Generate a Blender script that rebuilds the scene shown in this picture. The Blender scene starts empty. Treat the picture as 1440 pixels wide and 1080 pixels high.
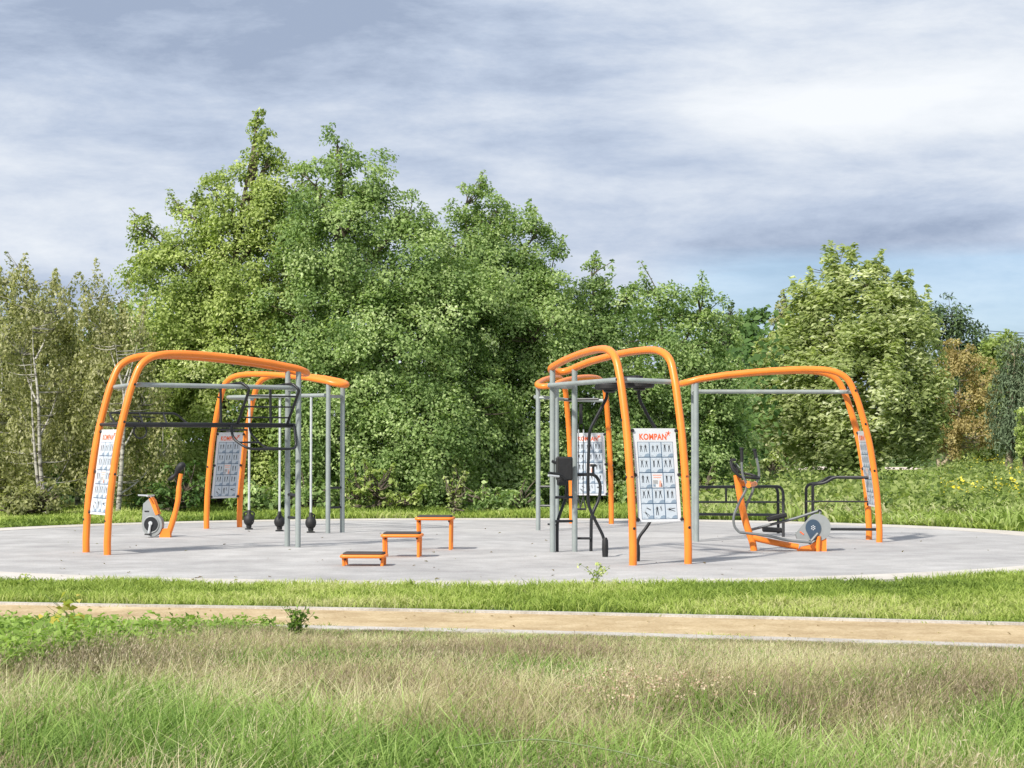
import bpy, math, random
import numpy as np
from mathutils import Vector, Matrix, noise as mnoise
random.seed(7)
rng = np.random.default_rng(11)
S = bpy.context.scene
COL = S.collection
R = math.radians

# ------------------------------------------------------------------ camera
F, CH, PITCH = 2700.0, 1.63, math.atan(82/2700.0)
cam = bpy.data.cameras.new('camera'); co = bpy.data.objects.new('camera', cam); COL.objects.link(co)
co.location = (0, 0, CH); co.rotation_euler = (R(90)+PITCH, 0, 0)
cam.sensor_width = 36; cam.lens = 36*F/1440; cam.clip_end = 3000; cam.clip_start = 0.1
S.camera = co
S.render.resolution_x, S.render.resolution_y = 1024, 768
S.view_settings.view_transform = 'Standard'
try: S.view_settings.look = 'None'
except Exception: pass
S.view_settings.exposure = 0.52; S.view_settings.gamma = 1

def ray(px, py):
    u, v = (px-720)/F, (540-py)/F
    c, s = math.cos(PITCH), math.sin(PITCH)
    return Vector((u, c-v*s, s+v*c))
def W(px, py, Y):                       # world point seen at a photo pixel, at a measured distance
    d = ray(px, py); t = Y/d.y
    return Vector((d.x*t, Y, CH+d.z*t))
def G(px, py):                          # ground point
    d = ray(px, py); t = -CH/d.z
    return Vector((d.x*t, d.y*t, 0))

# ------------------------------------------------------------------ materials
def new_mat(name):
    m = bpy.data.materials.new(name); m.use_nodes = True
    nt = m.node_tree; nt.nodes.clear()
    out = nt.nodes.new('ShaderNodeOutputMaterial')
    return m, nt, out
def N(nt, t, **kw):
    n = nt.nodes.new(t)
    for k, v in kw.items(): setattr(n, k, v)
    return n
def ramp(nt, fac, stops):
    r = N(nt, 'ShaderNodeValToRGB')
    el = r.color_ramp.elements
    while len(el) < len(stops): el.new(0.5)
    for e, (p, c) in zip(el, stops):
        e.position = p; e.color = (*c, 1)
    nt.links.new(fac, r.inputs[0]); return r.outputs[0]
def noise(nt, scale, detail=4, rough=.6, vec=None, dist=0):
    n = N(nt, 'ShaderNodeTexNoise'); n.inputs['Scale'].default_value = scale
    n.inputs['Detail'].default_value = detail; n.inputs['Roughness'].default_value = rough
    n.inputs['Distortion'].default_value = dist
    if vec is not None: nt.links.new(vec, n.inputs['Vector'])
    return n.outputs[0]
def mixc(nt, fac, a, b, mode='MIX'):
    m = N(nt, 'ShaderNodeMix', data_type='RGBA', blend_type=mode)
    if isinstance(fac, (int, float)): m.inputs[0].default_value = fac
    else: nt.links.new(fac, m.inputs[0])
    for i, c in ((6, a), (7, b)):
        if isinstance(c, tuple): m.inputs[i].default_value = (*c, 1)
        else: nt.links.new(c, m.inputs[i])
    return m.outputs[2]
def solid(name, col, rough=.5, metal=0, var=.12, scale=6, bump=0, coat=0, spec=.5):
    m, nt, out = new_mat(name)
    p = N(nt, 'ShaderNodeBsdfPrincipled'); nt.links.new(p.outputs[0], out.inputs[0])
    tc = N(nt, 'ShaderNodeTexCoord').outputs['Object']
    f = noise(nt, scale, 5, .65, tc)
    lo = tuple(c*(1-var) for c in col); hi = tuple(min(1, c*(1+var)) for c in col)
    nt.links.new(ramp(nt, f, [(.3, lo), (.7, hi)]), p.inputs['Base Color'])
    rr = N(nt, 'ShaderNodeMapRange'); rr.inputs[3].default_value = max(0, rough-.1); rr.inputs[4].default_value = min(1, rough+.1)
    nt.links.new(f, rr.inputs[0]); nt.links.new(rr.outputs[0], p.inputs['Roughness'])
    p.inputs['Metallic'].default_value = metal
    p.inputs['Coat Weight'].default_value = coat
    p.inputs['Specular IOR Level'].default_value = spec
    if bump:
        b = N(nt, 'ShaderNodeBump'); b.inputs['Strength'].default_value = bump; b.inputs['Distance'].default_value = .01
        nt.links.new(noise(nt, scale*12, 3, .6, tc), b.inputs['Height']); nt.links.new(b.outputs[0], p.inputs['Normal'])
    return m
def leafmat(name, trans=.42, rough=.6, spec=.16, gain=1.0):
    m, nt, out = new_mat(name)
    a = N(nt, 'ShaderNodeAttribute', attribute_name='col')
    p = N(nt, 'ShaderNodeBsdfPrincipled'); p.inputs['Roughness'].default_value = rough
    p.inputs['Specular IOR Level'].default_value = spec
    t = N(nt, 'ShaderNodeBsdfTranslucent')
    nt.links.new(a.outputs['Color'], p.inputs['Base Color'])
    g = mixc(nt, 1.0, a.outputs['Color'], (1.25, 1.35, .7), 'MULTIPLY')
    nt.links.new(g, t.inputs['Color'])
    mx = N(nt, 'ShaderNodeMixShader'); mx.inputs[0].default_value = trans
    nt.links.new(p.outputs[0], mx.inputs[1]); nt.links.new(t.outputs[0], mx.inputs[2])
    nt.links.new(mx.outputs[0], out.inputs[0])
    return m
M = {}
M['orange'] = solid('orange_powder_coat', (.86, .225, .022), .40, var=.09, scale=3, coat=.15)
M['grey'] = solid('grey_galvanised', (.29, .325, .315), .45, metal=.15, var=.12, scale=5)
M['black'] = solid('black_coat', (.012, .013, .015), .45, var=.2)
M['rubber'] = solid('black_rubber', (.012, .012, .013), .6, var=.25, scale=20, bump=.2)
M['brown_pad'] = solid('dark_brown_rubber', (.040, .030, .028), .65, var=.2, scale=25, bump=.3)
M['chrome'] = solid('bright_steel', (.72, .74, .74), .32, metal=.55, var=.05)
M['lgrey'] = solid('light_grey_plastic', (.27, .285, .285), .45, var=.10)
M['arm'] = solid('grey_steel_arm', (.20, .21, .21), .38, metal=.4, var=.1)
M['navy'] = solid('navy_plastic', (.045, .075, .115), .4, var=.1)
M['white'] = solid('white_print', (.66, .665, .68), .35, var=.03, coat=.3)
M['cell'] = solid('pale_blue_print', (.52, .575, .63), .4, var=.04)
M['line'] = solid('slate_blue_line', (.05, .10, .17), .4, var=.05)
M['wedge'] = solid('blue_grey_print', (.24, .31, .39), .4, var=.1)
M['ink'] = solid('dark_ink', (.03, .035, .045), .5, var=.1)
M['red'] = solid('orange_red_print', (.85, .13, .03), .4, var=.04)
M['palered'] = solid('pale_red_print', (.80, .38, .28), .4, var=.04)
M['midgrey'] = solid('grey_print', (.36, .36, .36), .5, var=.2, scale=40)
M['leaf'] = leafmat('foliage')
M['needle'] = leafmat('needle_foliage', .12, .6, .25)
M['blade'] = leafmat('grass_blades', .3, .6, .25)
M['flower'] = leafmat('small_flowers', .2, .7, .1)

def bark(name, c1, c2, scale, thr):
    m, nt, out = new_mat(name)
    p = N(nt, 'ShaderNodeBsdfPrincipled'); nt.links.new(p.outputs[0], out.inputs[0])
    tc = N(nt, 'ShaderNodeTexCoord').outputs['Object']
    mp = N(nt, 'ShaderNodeMapping'); mp.inputs['Scale'].default_value = scale; nt.links.new(tc, mp.inputs[0])
    f = noise(nt, 3, 5, .7, mp.outputs[0])
    nt.links.new(ramp(nt, f, [(thr-.06, c1), (thr+.06, c2)]), p.inputs['Base Color'])
    p.inputs['Roughness'].default_value = .85
    b = N(nt, 'ShaderNodeBump'); b.inputs['Strength'].default_value = .6; nt.links.new(f, b.inputs['Height'])
    nt.links.new(b.outputs[0], p.inputs['Normal'])
    return m
M['bark'] = bark('grey_brown_bark', (.06, .045, .033), (.15, .12, .09), (3, 3, .6), .5)
M['birchbark'] = bark('white_birch_bark', (.07, .06, .05), (.44, .42, .36), (1.2, 1.2, 4), .47)
M['twig'] = bark('pale_twig_bark', (.22, .18, .12), (.42, .35, .24), (3, 3, .6), .5)

def groundmat(name, stops, scale, fine=60, bump=.3, rough=.9, bscale=None, big=None):
    m, nt, out = new_mat(name)
    p = N(nt, 'ShaderNodeBsdfPrincipled'); nt.links.new(p.outputs[0], out.inputs[0])
    tc = N(nt, 'ShaderNodeTexCoord').outputs['Object']
    f1 = noise(nt, scale, 6, .65, tc); f2 = noise(nt, fine, 3, .7, tc)
    a = N(nt, 'ShaderNodeMath', operation='MULTIPLY_ADD'); a.inputs[1].default_value = .55
    nt.links.new(f1, a.inputs[0])
    h = N(nt, 'ShaderNodeMath', operation='MULTIPLY'); h.inputs[1].default_value = .45
    nt.links.new(f2, h.inputs[0]); nt.links.new(h.outputs[0], a.inputs[2])
    c = ramp(nt, a.outputs[0], stops)
    if big:
        f3 = noise(nt, big[0], 4, .6, tc, .5)
        c = mixc(nt, 1.0, c, ramp(nt, f3, [(.35, big[1]), (.65, (1, 1, 1))]), 'MULTIPLY')
    nt.links.new(c, p.inputs['Base Color'])
    p.inputs['Roughness'].default_value = rough; p.inputs['Specular IOR Level'].default_value = .25
    b = N(nt, 'ShaderNodeBump'); b.inputs['Strength'].default_value = bump; b.inputs['Distance'].default_value = .02
    nt.links.new(f2, b.inputs['Height']); nt.links.new(b.outputs[0], p.inputs['Normal'])
    return m
M['pad'] = groundmat('speckled_rubber_paving', [(.36, (.33, .32, .315)), (.5, (.42, .41, .40)), (.64, (.52, .51, .50))], 1.6, 38, .5, .9, big=(.35, (.80, .80, .81)))
M['ring'] = groundmat('pale_concrete', [(.4, (.49, .455, .41)), (.6, (.60, .565, .52))], 2, 60, .3, .9, big=(.5, (.86, .85, .82)))
M['path'] = groundmat('sandy_gravel', [(.38, (.38, .275, .15)), (.5, (.50, .385, .225)), (.62, (.62, .50, .32))], 2.2, 38, .6, .95, big=(.6, (.82, .80, .78)))
M['kerb'] = groundmat('kerb_concrete', [(.4, (.34, .31, .27)), (.6, (.52, .49, .45))], 3, 50, .3, .9)
M['soil'] = groundmat('grassy_soil', [(.38, (.050, .060, .018)), (.5, (.085, .125, .030)), (.62, (.14, .20, .05))], .8, 18, .5, .95, big=(.12, (.7, .8, .7)))
M['farpath'] = groundmat('far_path_concrete', [(.4, (.55, .45, .38)), (.6, (.68, .60, .52))], 1, 10, .1, .9)

# ------------------------------------------------------------------ mesh helpers
class MB:
    def __init__(s): s.v = []; s.f = []; s.m = []; s.mats = []; s.sm = []
    def mi(s, mat):
        if mat not in s.mats: s.mats.append(mat)
        return s.mats.index(mat)
    def add(s, vs, fs, mat, smooth=True):
        o = len(s.v); k = s.mi(mat)
        s.v += [tuple(v) for v in vs]
        for f in fs: s.f.append(tuple(i+o for i in f)); s.m.append(k); s.sm.append(smooth)
    def tube(s, pts, r, mat, n=12, cap=True, closed=False):
        pts = [Vector(p) for p in pts]; L = len(pts)
        rr = r if isinstance(r, (list, tuple)) else [r]*L
        T = []
        for i in range(L):
            if closed: t = pts[(i+1) % L]-pts[i-1]
            else: t = pts[min(i+1, L-1)]-pts[max(i-1, 0)]
            T.append(t.normalized() if t.length > 1e-9 else Vector((0, 0, 1)))
        up = Vector((0, 0, 1)) if abs(T[0].z) < .9 else Vector((0, 1, 0))
        a = T[0].cross(up).normalized(); vs = []; fs = []
        for i in range(L):
            a = (a-T[i]*a.dot(T[i])).normalized(); b = T[i].cross(a)
            for k in range(n):
                t = 2*math.pi*k/n
                vs.append(pts[i]+(a*math.cos(t)+b*math.sin(t))*rr[i])
        for i in range(L if closed else L-1):
            j = (i+1) % L
            for k in range(n): fs.append((i*n+k, i*n+(k+1) % n, j*n+(k+1) % n, j*n+k))
        if cap and not closed:
            fs.append(tuple(range(n-1, -1, -1))); fs.append(tuple(range((L-1)*n, L*n)))
        s.add(vs, fs, mat); return s
    def box(s, c, d, mat, rot=None, bev=.0):
        c = Vector(c); x, y, z = d[0]/2, d[1]/2, d[2]/2
        b = min(bev, x*.9, y*.9, z*.9)
        if b <= 0:
            vs = [Vector((i*x, j*y, k*z)) for k in (-1, 1) for j in (-1, 1) for i in (-1, 1)]
            fs = [(0, 2, 3, 1), (4, 5, 7, 6), (0, 1, 5, 4), (2, 6, 7, 3), (0, 4, 6, 2), (1, 3, 7, 5)]
        else:
            prof = []
            for (zz, ins) in ((-z, b), (-z+b, 0), (z-b, 0), (z, b)):
                ring = []
                for sx, sy, a0 in ((1, 1, 0), (-1, 1, 90), (-1, -1, 180), (1, -1, 270)):
                    for q in (0, 45, 90):
                        a = R(a0+q); rr = b-ins*.7
                        ring.append(Vector((sx*(x-b)+rr*math.cos(a), sy*(y-b)+rr*math.sin(a), zz)))
                prof.append(ring)
            n = 12; vs = [v for r_ in prof for v in r_]; fs = []
            for i in range(3):
                for k in range(n): fs.append((i*n+k, i*n+(k+1) % n, (i+1)*n+(k+1) % n, (i+1)*n+k))
            fs.append(tuple(range(n-1, -1, -1))); fs.append(tuple(range(3*n, 4*n)))
        if rot: vs = [rot @ v for v in vs]
        s.add([c+v for v in vs], fs, mat, False); return s
    def prism(s, poly, y0, y1, mat, smooth=False):      # poly in (x,z), extruded along y
        n = len(poly)
        area = sum(poly[i][0]*poly[(i+1) % n][1]-poly[(i+1) % n][0]*poly[i][1] for i in range(n))
        if area < 0: poly = poly[::-1]
        vs = [(x, y0, z) for x, z in poly]+[(x, y1, z) for x, z in poly]
        fs = [tuple(range(n)), tuple(range(2*n-1, n-1, -1))]
        for i in range(n): fs.append((i, i+n, (i+1) % n+n, (i+1) % n))
        s.add(vs, fs, mat, smooth); return s
    def disc(s, c, ax, r, h, mat, n=24, bev=.15):       # short bevelled cylinder
        c = Vector(c); ax = Vector(ax).normalized(); e = min(h, r)*bev
        pts = [c-ax*h/2, c-ax*(h/2-e), c+ax*(h/2-e), c+ax*h/2]
        return s.tube(pts, [r-e, r, r, r-e], mat, n)
    def lathe(s, c, prof, mat, n=20):                   # prof (r,z)
        c = Vector(c)
        return s.tube([c+Vector((0, 0, z)) for r_, z in prof], [r_ for r_, z in prof], mat, n)
    def build(s, name, parent=None, mat=None):
        me = bpy.data.meshes.new(name); me.from_pydata(s.v, [], s.f)
        for m in s.mats: me.materials.append(M[m])
        me.polygons.foreach_set('material_index', s.m); me.polygons.foreach_set('use_smooth', s.sm); me.update()
        if any(s.sm):
            try: me.set_sharp_from_angle(angle=R(40))
            except Exception: pass
        o = bpy.data.objects.new(name, me); COL.objects.link(o); o.parent = parent
        return o
def fillet(pts, r, n=6):
    pts = [Vector(p) for p in pts]; out = [pts[0]]
    for i in range(1, len(pts)-1):
        a, b, c = pts[i-1], pts[i], pts[i+1]
        d1, d2 = (a-b), (c-b); rr = r[i] if isinstance(r, (list, tuple)) else r
        k = min(rr, d1.length*.48, d2.length*.48)
        p, q = b+d1.normalized()*k, b+d2.normalized()*k
        for j in range(n+1):
            t = j/n; out.append(p*(1-t)**2+b*2*t*(1-t)+q*t*t)
    out.append(pts[-1]); return out
def spline(pts, n=6):
    pts = [Vector(p) for p in pts]; P = [pts[0]*2-pts[1]]+pts+[pts[-1]*2-pts[-2]]; out = []
    for i in range(1, len(P)-2):
        a, b, c, d = P[i-1], P[i], P[i+1], P[i+2]
        for j in range(n):
            t = j/n
            out.append(.5*((2*b)+(c-a)*t+(2*a-5*b+4*c-d)*t*t+(3*b-a-3*c+d)*t**3))
    out.append(pts[-1]); return out
def fastmesh(name, verts, loops, starts, totals, cols, mat, parent=None):
    me = bpy.data.meshes.new(name)
    me.vertices.add(len(verts)); me.vertices.foreach_set('co', verts.astype(np.float32).ravel())
    me.loops.add(len(loops)); me.loops.foreach_set('vertex_index', loops.astype(np.int32))
    me.polygons.add(len(starts)); me.polygons.foreach_set('loop_start', starts.astype(np.int32))
    try: me.polygons.foreach_set('loop_total', totals.astype(np.int32))
    except Exception: pass
    me.update(calc_edges=True)
    at = me.attributes.new('col', 'FLOAT_COLOR', 'POINT')
    c4 = np.ones((len(verts), 4), np.float32); c4[:, :3] = cols
    at.data.foreach_set('color', c4.ravel())
    me.materials.append(mat)
    o = bpy.data.objects.new(name, me); COL.objects.link(o); o.parent = parent
    return o
def tag(o, label=None, cat=None, group=None, kind=None):
    if label: o['label'] = label
    if cat: o['category'] = cat
    if group: o['group'] = group
    if kind: o['kind'] = kind
    return o
def empty(name, loc=(0, 0, 0), rz=0):
    o = bpy.data.objects.new(name, None); COL.objects.link(o); o.empty_display_size = .2
    o.location = loc; o.rotation_euler = (0, 0, rz); return o
def nrm(a): return a/np.maximum(np.linalg.norm(a, axis=1, keepdims=True), 1e-9)
def leafcloud(name, C, size, nor, col, mat, parent=None, aspect=.55, dirn=None, tipcol=None):
    n = len(C); nor = nrm(nor)
    d = rng.normal(size=(n, 3)) if dirn is None else dirn
    d = nrm(d-nor*np.sum(d*nor, 1, keepdims=True)); b = np.cross(nor, d)
    s = size[:, None]
    v = np.empty((n, 4, 3))
    v[:, 0] = C-d*s*.5; v[:, 2] = C+d*s*.5-nor*s*.12
    v[:, 1] = C+b*s*aspect*.5+nor*s*.10; v[:, 3] = C-b*s*aspect*.5+nor*s*.10
    lp = np.arange(4*n); st = np.arange(n)*4
    cols = np.repeat(col, 4, axis=0)
    return fastmesh(name, v.reshape(-1, 3), lp, st, np.full(n, 4), cols, mat, parent)
def blades(name, base, h, w, lean, cb, ct, mat, parent=None, mid=.55, droop=.25):
    n = len(base); ang = rng.uniform(0, math.pi, n)
    side = np.stack([np.cos(ang), np.sin(ang)*.5, np.zeros(n)], 1)*w[:, None]*.5
    up = np.zeros((n, 3)); up[:, 2] = h
    v = np.empty((n, 5, 3))
    v[:, 0] = base-side; v[:, 1] = base+side
    m_ = base+up*mid+lean*.32; tip = base+up+lean; tip[:, 2] -= np.linalg.norm(lean, axis=1)*droop
    v[:, 2] = m_+side*.8; v[:, 3] = m_-side*.8; v[:, 4] = tip
    o = np.arange(n)[:, None]*5
    lp = (o+np.array([0, 1, 2, 3, 3, 2, 4])[None]).ravel()
    st = (np.arange(n)[:, None]*7+np.array([0, 4])[None]).ravel()
    tt = np.tile([4, 3], n)
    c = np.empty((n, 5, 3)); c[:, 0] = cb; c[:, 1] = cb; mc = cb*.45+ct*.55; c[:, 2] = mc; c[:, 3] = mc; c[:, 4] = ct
    return fastmesh(name, v.reshape(-1, 3), lp, st, tt, c.reshape(-1, 3), mat, parent)
_lat = rng.random((256, 256))
def vnoise(x, y, sc, off=0):
    x = np.asarray(x)*sc+off*17.3+500; y = np.asarray(y)*sc+off*9.1+500
    xi, yi = np.floor(x).astype(int), np.floor(y).astype(int); fx, fy = x-xi, y-yi
    fx = fx*fx*(3-2*fx); fy = fy*fy*(3-2*fy); g = lambda a, b: _lat[a % 256, b % 256]
    return (g(xi, yi)*(1-fx)+g(xi+1, yi)*fx)*(1-fy)+(g(xi, yi+1)*(1-fx)+g(xi+1, yi+1)*fx)*fy
def fbm(x, y, sc, off=0): return vnoise(x, y, sc, off)*.55+vnoise(x, y, sc*2.1, off+1)*.3+vnoise(x, y, sc*4.3, off+2)*.15
def pal(cols, t):
    cols = np.array(cols, float); t = np.clip(t, 0, .9999)*(len(cols)-1); i = t.astype(int); f = (t-i)[:, None]
    return cols[i]*(1-f)+cols[i+1]*f

# ------------------------------------------------------------------ ground, path, pad
def strip(name, left, right, z, mat, thick=0):
    mb = MB(); n = len(left)
    vs = [(p[0], p[1], z) for p in left]+[(p[0], p[1], z) for p in right]
    fs = [(i, i+1, n+i+1, n+i) for i in range(n-1)]
    if thick:
        o = len(vs)
        vs += [(p[0], p[1], z-thick) for p in left]+[(p[0], p[1], z-thick) for p in right]
        fs += [(i, o+i, o+i+1, i+1) for i in range(n-1)]+[(n+i+1, o+n+i+1, o+n+i, n+i) for i in range(n-1)]
    mb.add(vs, fs, mat, False)
    o = mb.build(name)
    # normals up
    return o
g = MB(); g.add([(-900, -60, 0), (900, -60, 0), (900, 1800, 0), (-900, 1800, 0)], [(0, 1, 2, 3)], 'soil', False)
tag(g.build('ground'), kind='structure')
far_k = [(-30, 24.5), (-12, 20.8), (-5.1, 19.25), (-2.4, 18.75), (0, 18.25), (2.2, 17.7), (4.56, 17.06), (12, 14.9), (30, 9.6)]
near_k = [(-30, 22.7), (-12, 19.0), (-5.1, 17.5), (-2.98, 17.05), (0, 16.40), (2.0, 15.85), (4.05, 15.22), (12, 12.7), (30, 7.4)]
def dens(poly): return [(p.x, p.y) for p in spline([(a, b, 0) for a, b in poly], 16)]
fk, nk = dens(far_k), dens(near_k)
def wob(poly, a, ph): return [(x, y+a*math.sin(x*2.3+ph)+a*.6*math.sin(x*5.7+ph*2)) for x, y in poly]
tag(strip('path', wob(nk, .015, 1), wob(fk, .01, 2), .012, 'path'), kind='structure')
def kerbrow(poly, wd, name):
    pl = [(x, y) for x, y in poly]
    tag(strip(name, [(x, y-wd/2) for x, y in pl], [(x, y+wd/2) for x, y in pl], .034, 'kerb', .05), kind='structure')
kerbrow(fk, .10, 'far_kerb'); kerbrow([(x, y-.10) for x, y in nk], .26, 'near_kerb')
PC, PRX, PRY, PN = (-.55, 31.1), 10.25, 9.55, 2.15
def padpt(a, rx, ry):
    c, s = math.cos(a), math.sin(a)
    return (PC[0]+rx*math.copysign(abs(c)**(2/PN), c), PC[1]+ry*math.copysign(abs(s)**(2/PN), s))
def padin(x, y, grow=0):
    return (np.abs((x-PC[0])/(PRX+grow))**PN+np.abs((y-PC[1])/(PRY+grow))**PN) < 1
n = 180
mb = MB(); ring = [padpt(2*math.pi*i/n, PRX-.78, PRY-.78) for i in range(n)]
mb.add([(x, y, .024) for x, y in ring], [tuple(range(n))], 'pad', False)
tag(mb.build('play_pad'), kind='structure')
mb = MB(); a = [padpt(2*math.pi*i/n, PRX-.765, PRY-.765) for i in range(n)]; b = [padpt(2*math.pi*i/n, PRX, PRY) for i in range(n)]
mb.add([(x, y, .028) for x, y in a]+[(x, y, .028) for x, y in b]+[(x, y, -.02) for x, y in b]+[(x, y, .0) for x, y in a],
       [(i, n+i, n+(i+1) % n, (i+1) % n) for i in range(n)]+[(n+i, 2*n+i, 2*n+(i+1) % n, n+(i+1) % n) for i in range(n)]
       + [(3*n+i, i, (i+1) % n, 3*n+(i+1) % n) for i in range(n)], 'ring', False)
tag(mb.build('pad_edging'), kind='structure')
GZ = .024
# distant paved area
mb = MB(); p = [G(1100, 660), G(1150, 656.5), G(1290, 657.5), G(1300, 661), G(1240, 664), G(1150, 663)]
mb.add([(q.x, q.y, .02) for q in p], [tuple(range(len(p)))], 'farpath', False)
tag(mb.build('far_path'), kind='structure')

# ------------------------------------------------------------------ frames
PROF = [(0, 0), (0, .26), (.04, .85), (.15, 1.61), (.29, 2.17), (.385, 2.455), (.51, 2.69), (.74, 2.815), (1.13, 2.85), (1.79, 2.825), (2.5, 2.76), (3.0, 2.67), (3.24, 2.60)]
LEN = 3.0
HW0, HW1 = .405, .19
def hw(s): 
    t = min(max((s-.5)/(LEN-.5), 0), 1); return HW0*(1-t)+HW1*t
def fprof(z):
    for (a, za), (b, zb) in zip(PROF, PROF[1:]):
        if za <= z <= zb: return a+(b-a)*(z-za)/(zb-za)
    return .4
class Frame:
    def __init__(s, foot, axis):
        s.loc = Vector((foot[0], foot[1], GZ)); s.yaw = math.atan2(axis[1], axis[0])
        s.root = empty('exercise_rig', s.loc, s.yaw)
        s.inv = Matrix.Translation(s.loc) @ Matrix.Rotation(s.yaw, 4, 'Z'); s.inv.invert()
    def L(s, px, py, Y): return s.inv @ W(px, py, Y)
    def G(s, px, py): return s.inv @ G(px, py)
def text_polys(body, size, off):
    cu = bpy.data.curves.new('t', 'FONT'); cu.body = body; cu.size = size; cu.offset = off; cu.align_x = 'CENTER'; cu.space_character = 1.08
    ob = bpy.data.objects.new('t', cu); COL.objects.link(ob)
    dg = bpy.context.evaluated_depsgraph_get(); me = bpy.data.meshes.new_from_object(ob.evaluated_get(dg))
    vs = [(v.co.x, v.co.y) for v in me.vertices]; fs = [tuple(p.vertices) for p in me.polygons]
    bpy.data.objects.remove(ob); bpy.data.curves.remove(cu); bpy.data.meshes.remove(me)
    return vs, fs
BW, BZ0, BZ1 = .315, .56, 1.79
def poster_graphics():
    g_ = []                                   # (verts2d, faces, mat, layer)
    H = 1.24
    def rect(x0, y0, x1, y1, m, l): g_.append(([(x0, y0), (x1, y0), (x1, y1), (x0, y1)], [(0, 1, 2, 3)], m, l))
    vs, fs = text_polys('KOMPAN', .098, .0035)
    mx = max(abs(v[0]) for v in vs)
    g_.append(([(v[0]/mx*.20-.025, v[1]*1.12+1.09) for v in vs], fs, 'red', 1))
    cx, cy = .205, 1.175                       # small leaping figure mark
    for ang, ln, wd in ((70, .035, .010), (160, .040, .010), (10, .040, .010), (240, .050, .011), (300, .038, .010)):
        d = Vector((math.cos(R(ang)), math.sin(R(ang)))); q = Vector((-d.y, d.x))*wd
        c = Vector((cx, cy)); g_.append(([tuple(c-q*.9), tuple(c+d*ln-q*.3), tuple(c+d*ln+q*.3), tuple(c+q*.9)], [(0, 1, 2, 3)], 'red', 1))
    x0, y0, x1, y1 = -.262, .035, .262, 1.06
    rect(x0, y0, x1, y1, 'line', 1)
    cw, ch = (x1-x0)/3, (y1-y0)/5; e = .006
    r = random.Random(3)
    for j in range(5):
        for i in range(3):
            a, b = x0+i*cw+e, y0+(4-j)*ch+e; c, d = a+cw-2*e, b+ch-2*e
            if i == 1 and j == 2:
                rect(a, b, c, d, 'white', 2)
                rect(a+.015, d-.035, c-.015, d-.022, 'palered', 3); rect(a+.025, d-.065, c-.03, d-.052, 'palered', 3)
                rect(a+.015, b+.05, a+.085, b+.10, 'midgrey', 3); rect(a+.015, b+.012, a+.05, b+.045, 'wedge', 3)
                g_.append(([(c-.065, b+.01), (c-.02, b+.01), (c-.03, b+.09), (c-.05, b+.10)], [(0, 1, 2, 3)], 'palered', 3))
                g_.append(([(c-.04, b+.01), (c-.012, b+.01), (c-.02, b+.06), (c-.03, b+.055)], [(0, 1, 2, 3)], 'ink', 3))
                continue
            rect(a, b, c, d, 'cell', 2)
            wpts = [(a+.08, b), (c, b), (c, b+.04), (c-.025, b+.045), (c-.06, b+.032)]
            g_.append((wpts, [tuple(range(5))], 'wedge', 3))
            rect(a+.012, b+.012, a+.045, b+.016, 'wedge', 3)
            def fig(fx, fy, hgt, tilt=0, mat='ink'):
                rot = Matrix.Rotation(tilt, 2); o = Vector((fx, fy))
                def P(x, y): return tuple(o+rot @ Vector((x*hgt, y*hgt)))
                sp = r.uniform(.03, .16); ar = r.uniform(-.35, .42)
                g_.append(([P(-.09, .52), P(.09, .52), P(.11, .82), P(-.11, .82)], [(0, 1, 2, 3)], mat, 3))
                for sg in (-1, 1):
                    g_.append(([P(sg*.01, .54), P(sg*.10, .54), P(sg*(sp+.07), 0), P(sg*sp, 0)], [(0, 1, 2, 3) if sg > 0 else (3, 2, 1, 0)], mat, 3))
                    g_.append(([P(sg*.10, .80), P(sg*.26, .80+ar-.05), P(sg*.26, .80+ar+.03), P(sg*.06, .83)], [(0, 1, 2, 3) if sg > 0 else (3, 2, 1, 0)], 'midgrey', 3))
                g_.append(([P(.065*math.cos(t*math.pi/4), .92+.075*math.sin(t*math.pi/4)) for t in range(8)], [tuple(range(8))], 'midgrey', 3))
            if j < 4:
                fig(a+.045, b+.065, r.uniform(.095, .115)); fig(a+.11, b+.065, r.uniform(.095, .115))
            else:
                if i == 0: fig(a+.10, b+.03, .09, .75); fig(a+.13, b+.115, .07, 1.1)
                elif i == 1: fig(a+.05, b+.045, .13, 0); fig(a+.115, b+.10, .07, .2)
                else: fig(a+.14, b+.115, .12, 1.5)
    return g_
GR = poster_graphics()
def make_board(fr):
    """flat printed board spanned between the two legs, printed on both faces"""
    s0, s1 = fprof(BZ0), fprof(BZ1)
    o = Vector((s0, 0, BZ0)); up = Vector((s1-s0, 0, BZ1-BZ0)); Hh = up.length; up.normalize(); sd = Vector((0, 1, 0)); nn = sd.cross(up); 
    mb = MB()
    # board slab
    t = .006; c = []
    for dn in (-t, t):
        for (a, b) in ((-BW, 0), (BW, 0), (BW, Hh), (-BW, Hh)): c.append(o+sd*a+up*b+nn*dn)
    mb.add(c, [(3, 2, 1, 0), (4, 5, 6, 7), (0, 1, 5, 4), (1, 2, 6, 5), (2, 3, 7, 6), (3, 0, 4, 7)], 'white', False)
    for sgn in (-1, 1):
        for vs, fs, m, l in GR:
            q = [o+sd*(x*sgn)+up*(y*Hh/1.24)+nn*sgn*(t+.0012*l) for x, y in vs]
            # keep faces pointing away from the slab
            mb.add(q, fs, m, False)
    bo = mb.build('poster_board', fr.root)
    for b in (.03, Hh*.5, Hh-.03):
        for sg in (-1, 1):
            k = MB(); cc = o+sd*(sg*(BW+.006))+up*b
            k.disc(cc, nn, .024, .05, 'black', 12)
            k.tube([cc, o+sd*sg*(HW0-.03)+up*b], .012, 'black', 8)
            k.build('clamp', bo)
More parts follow.
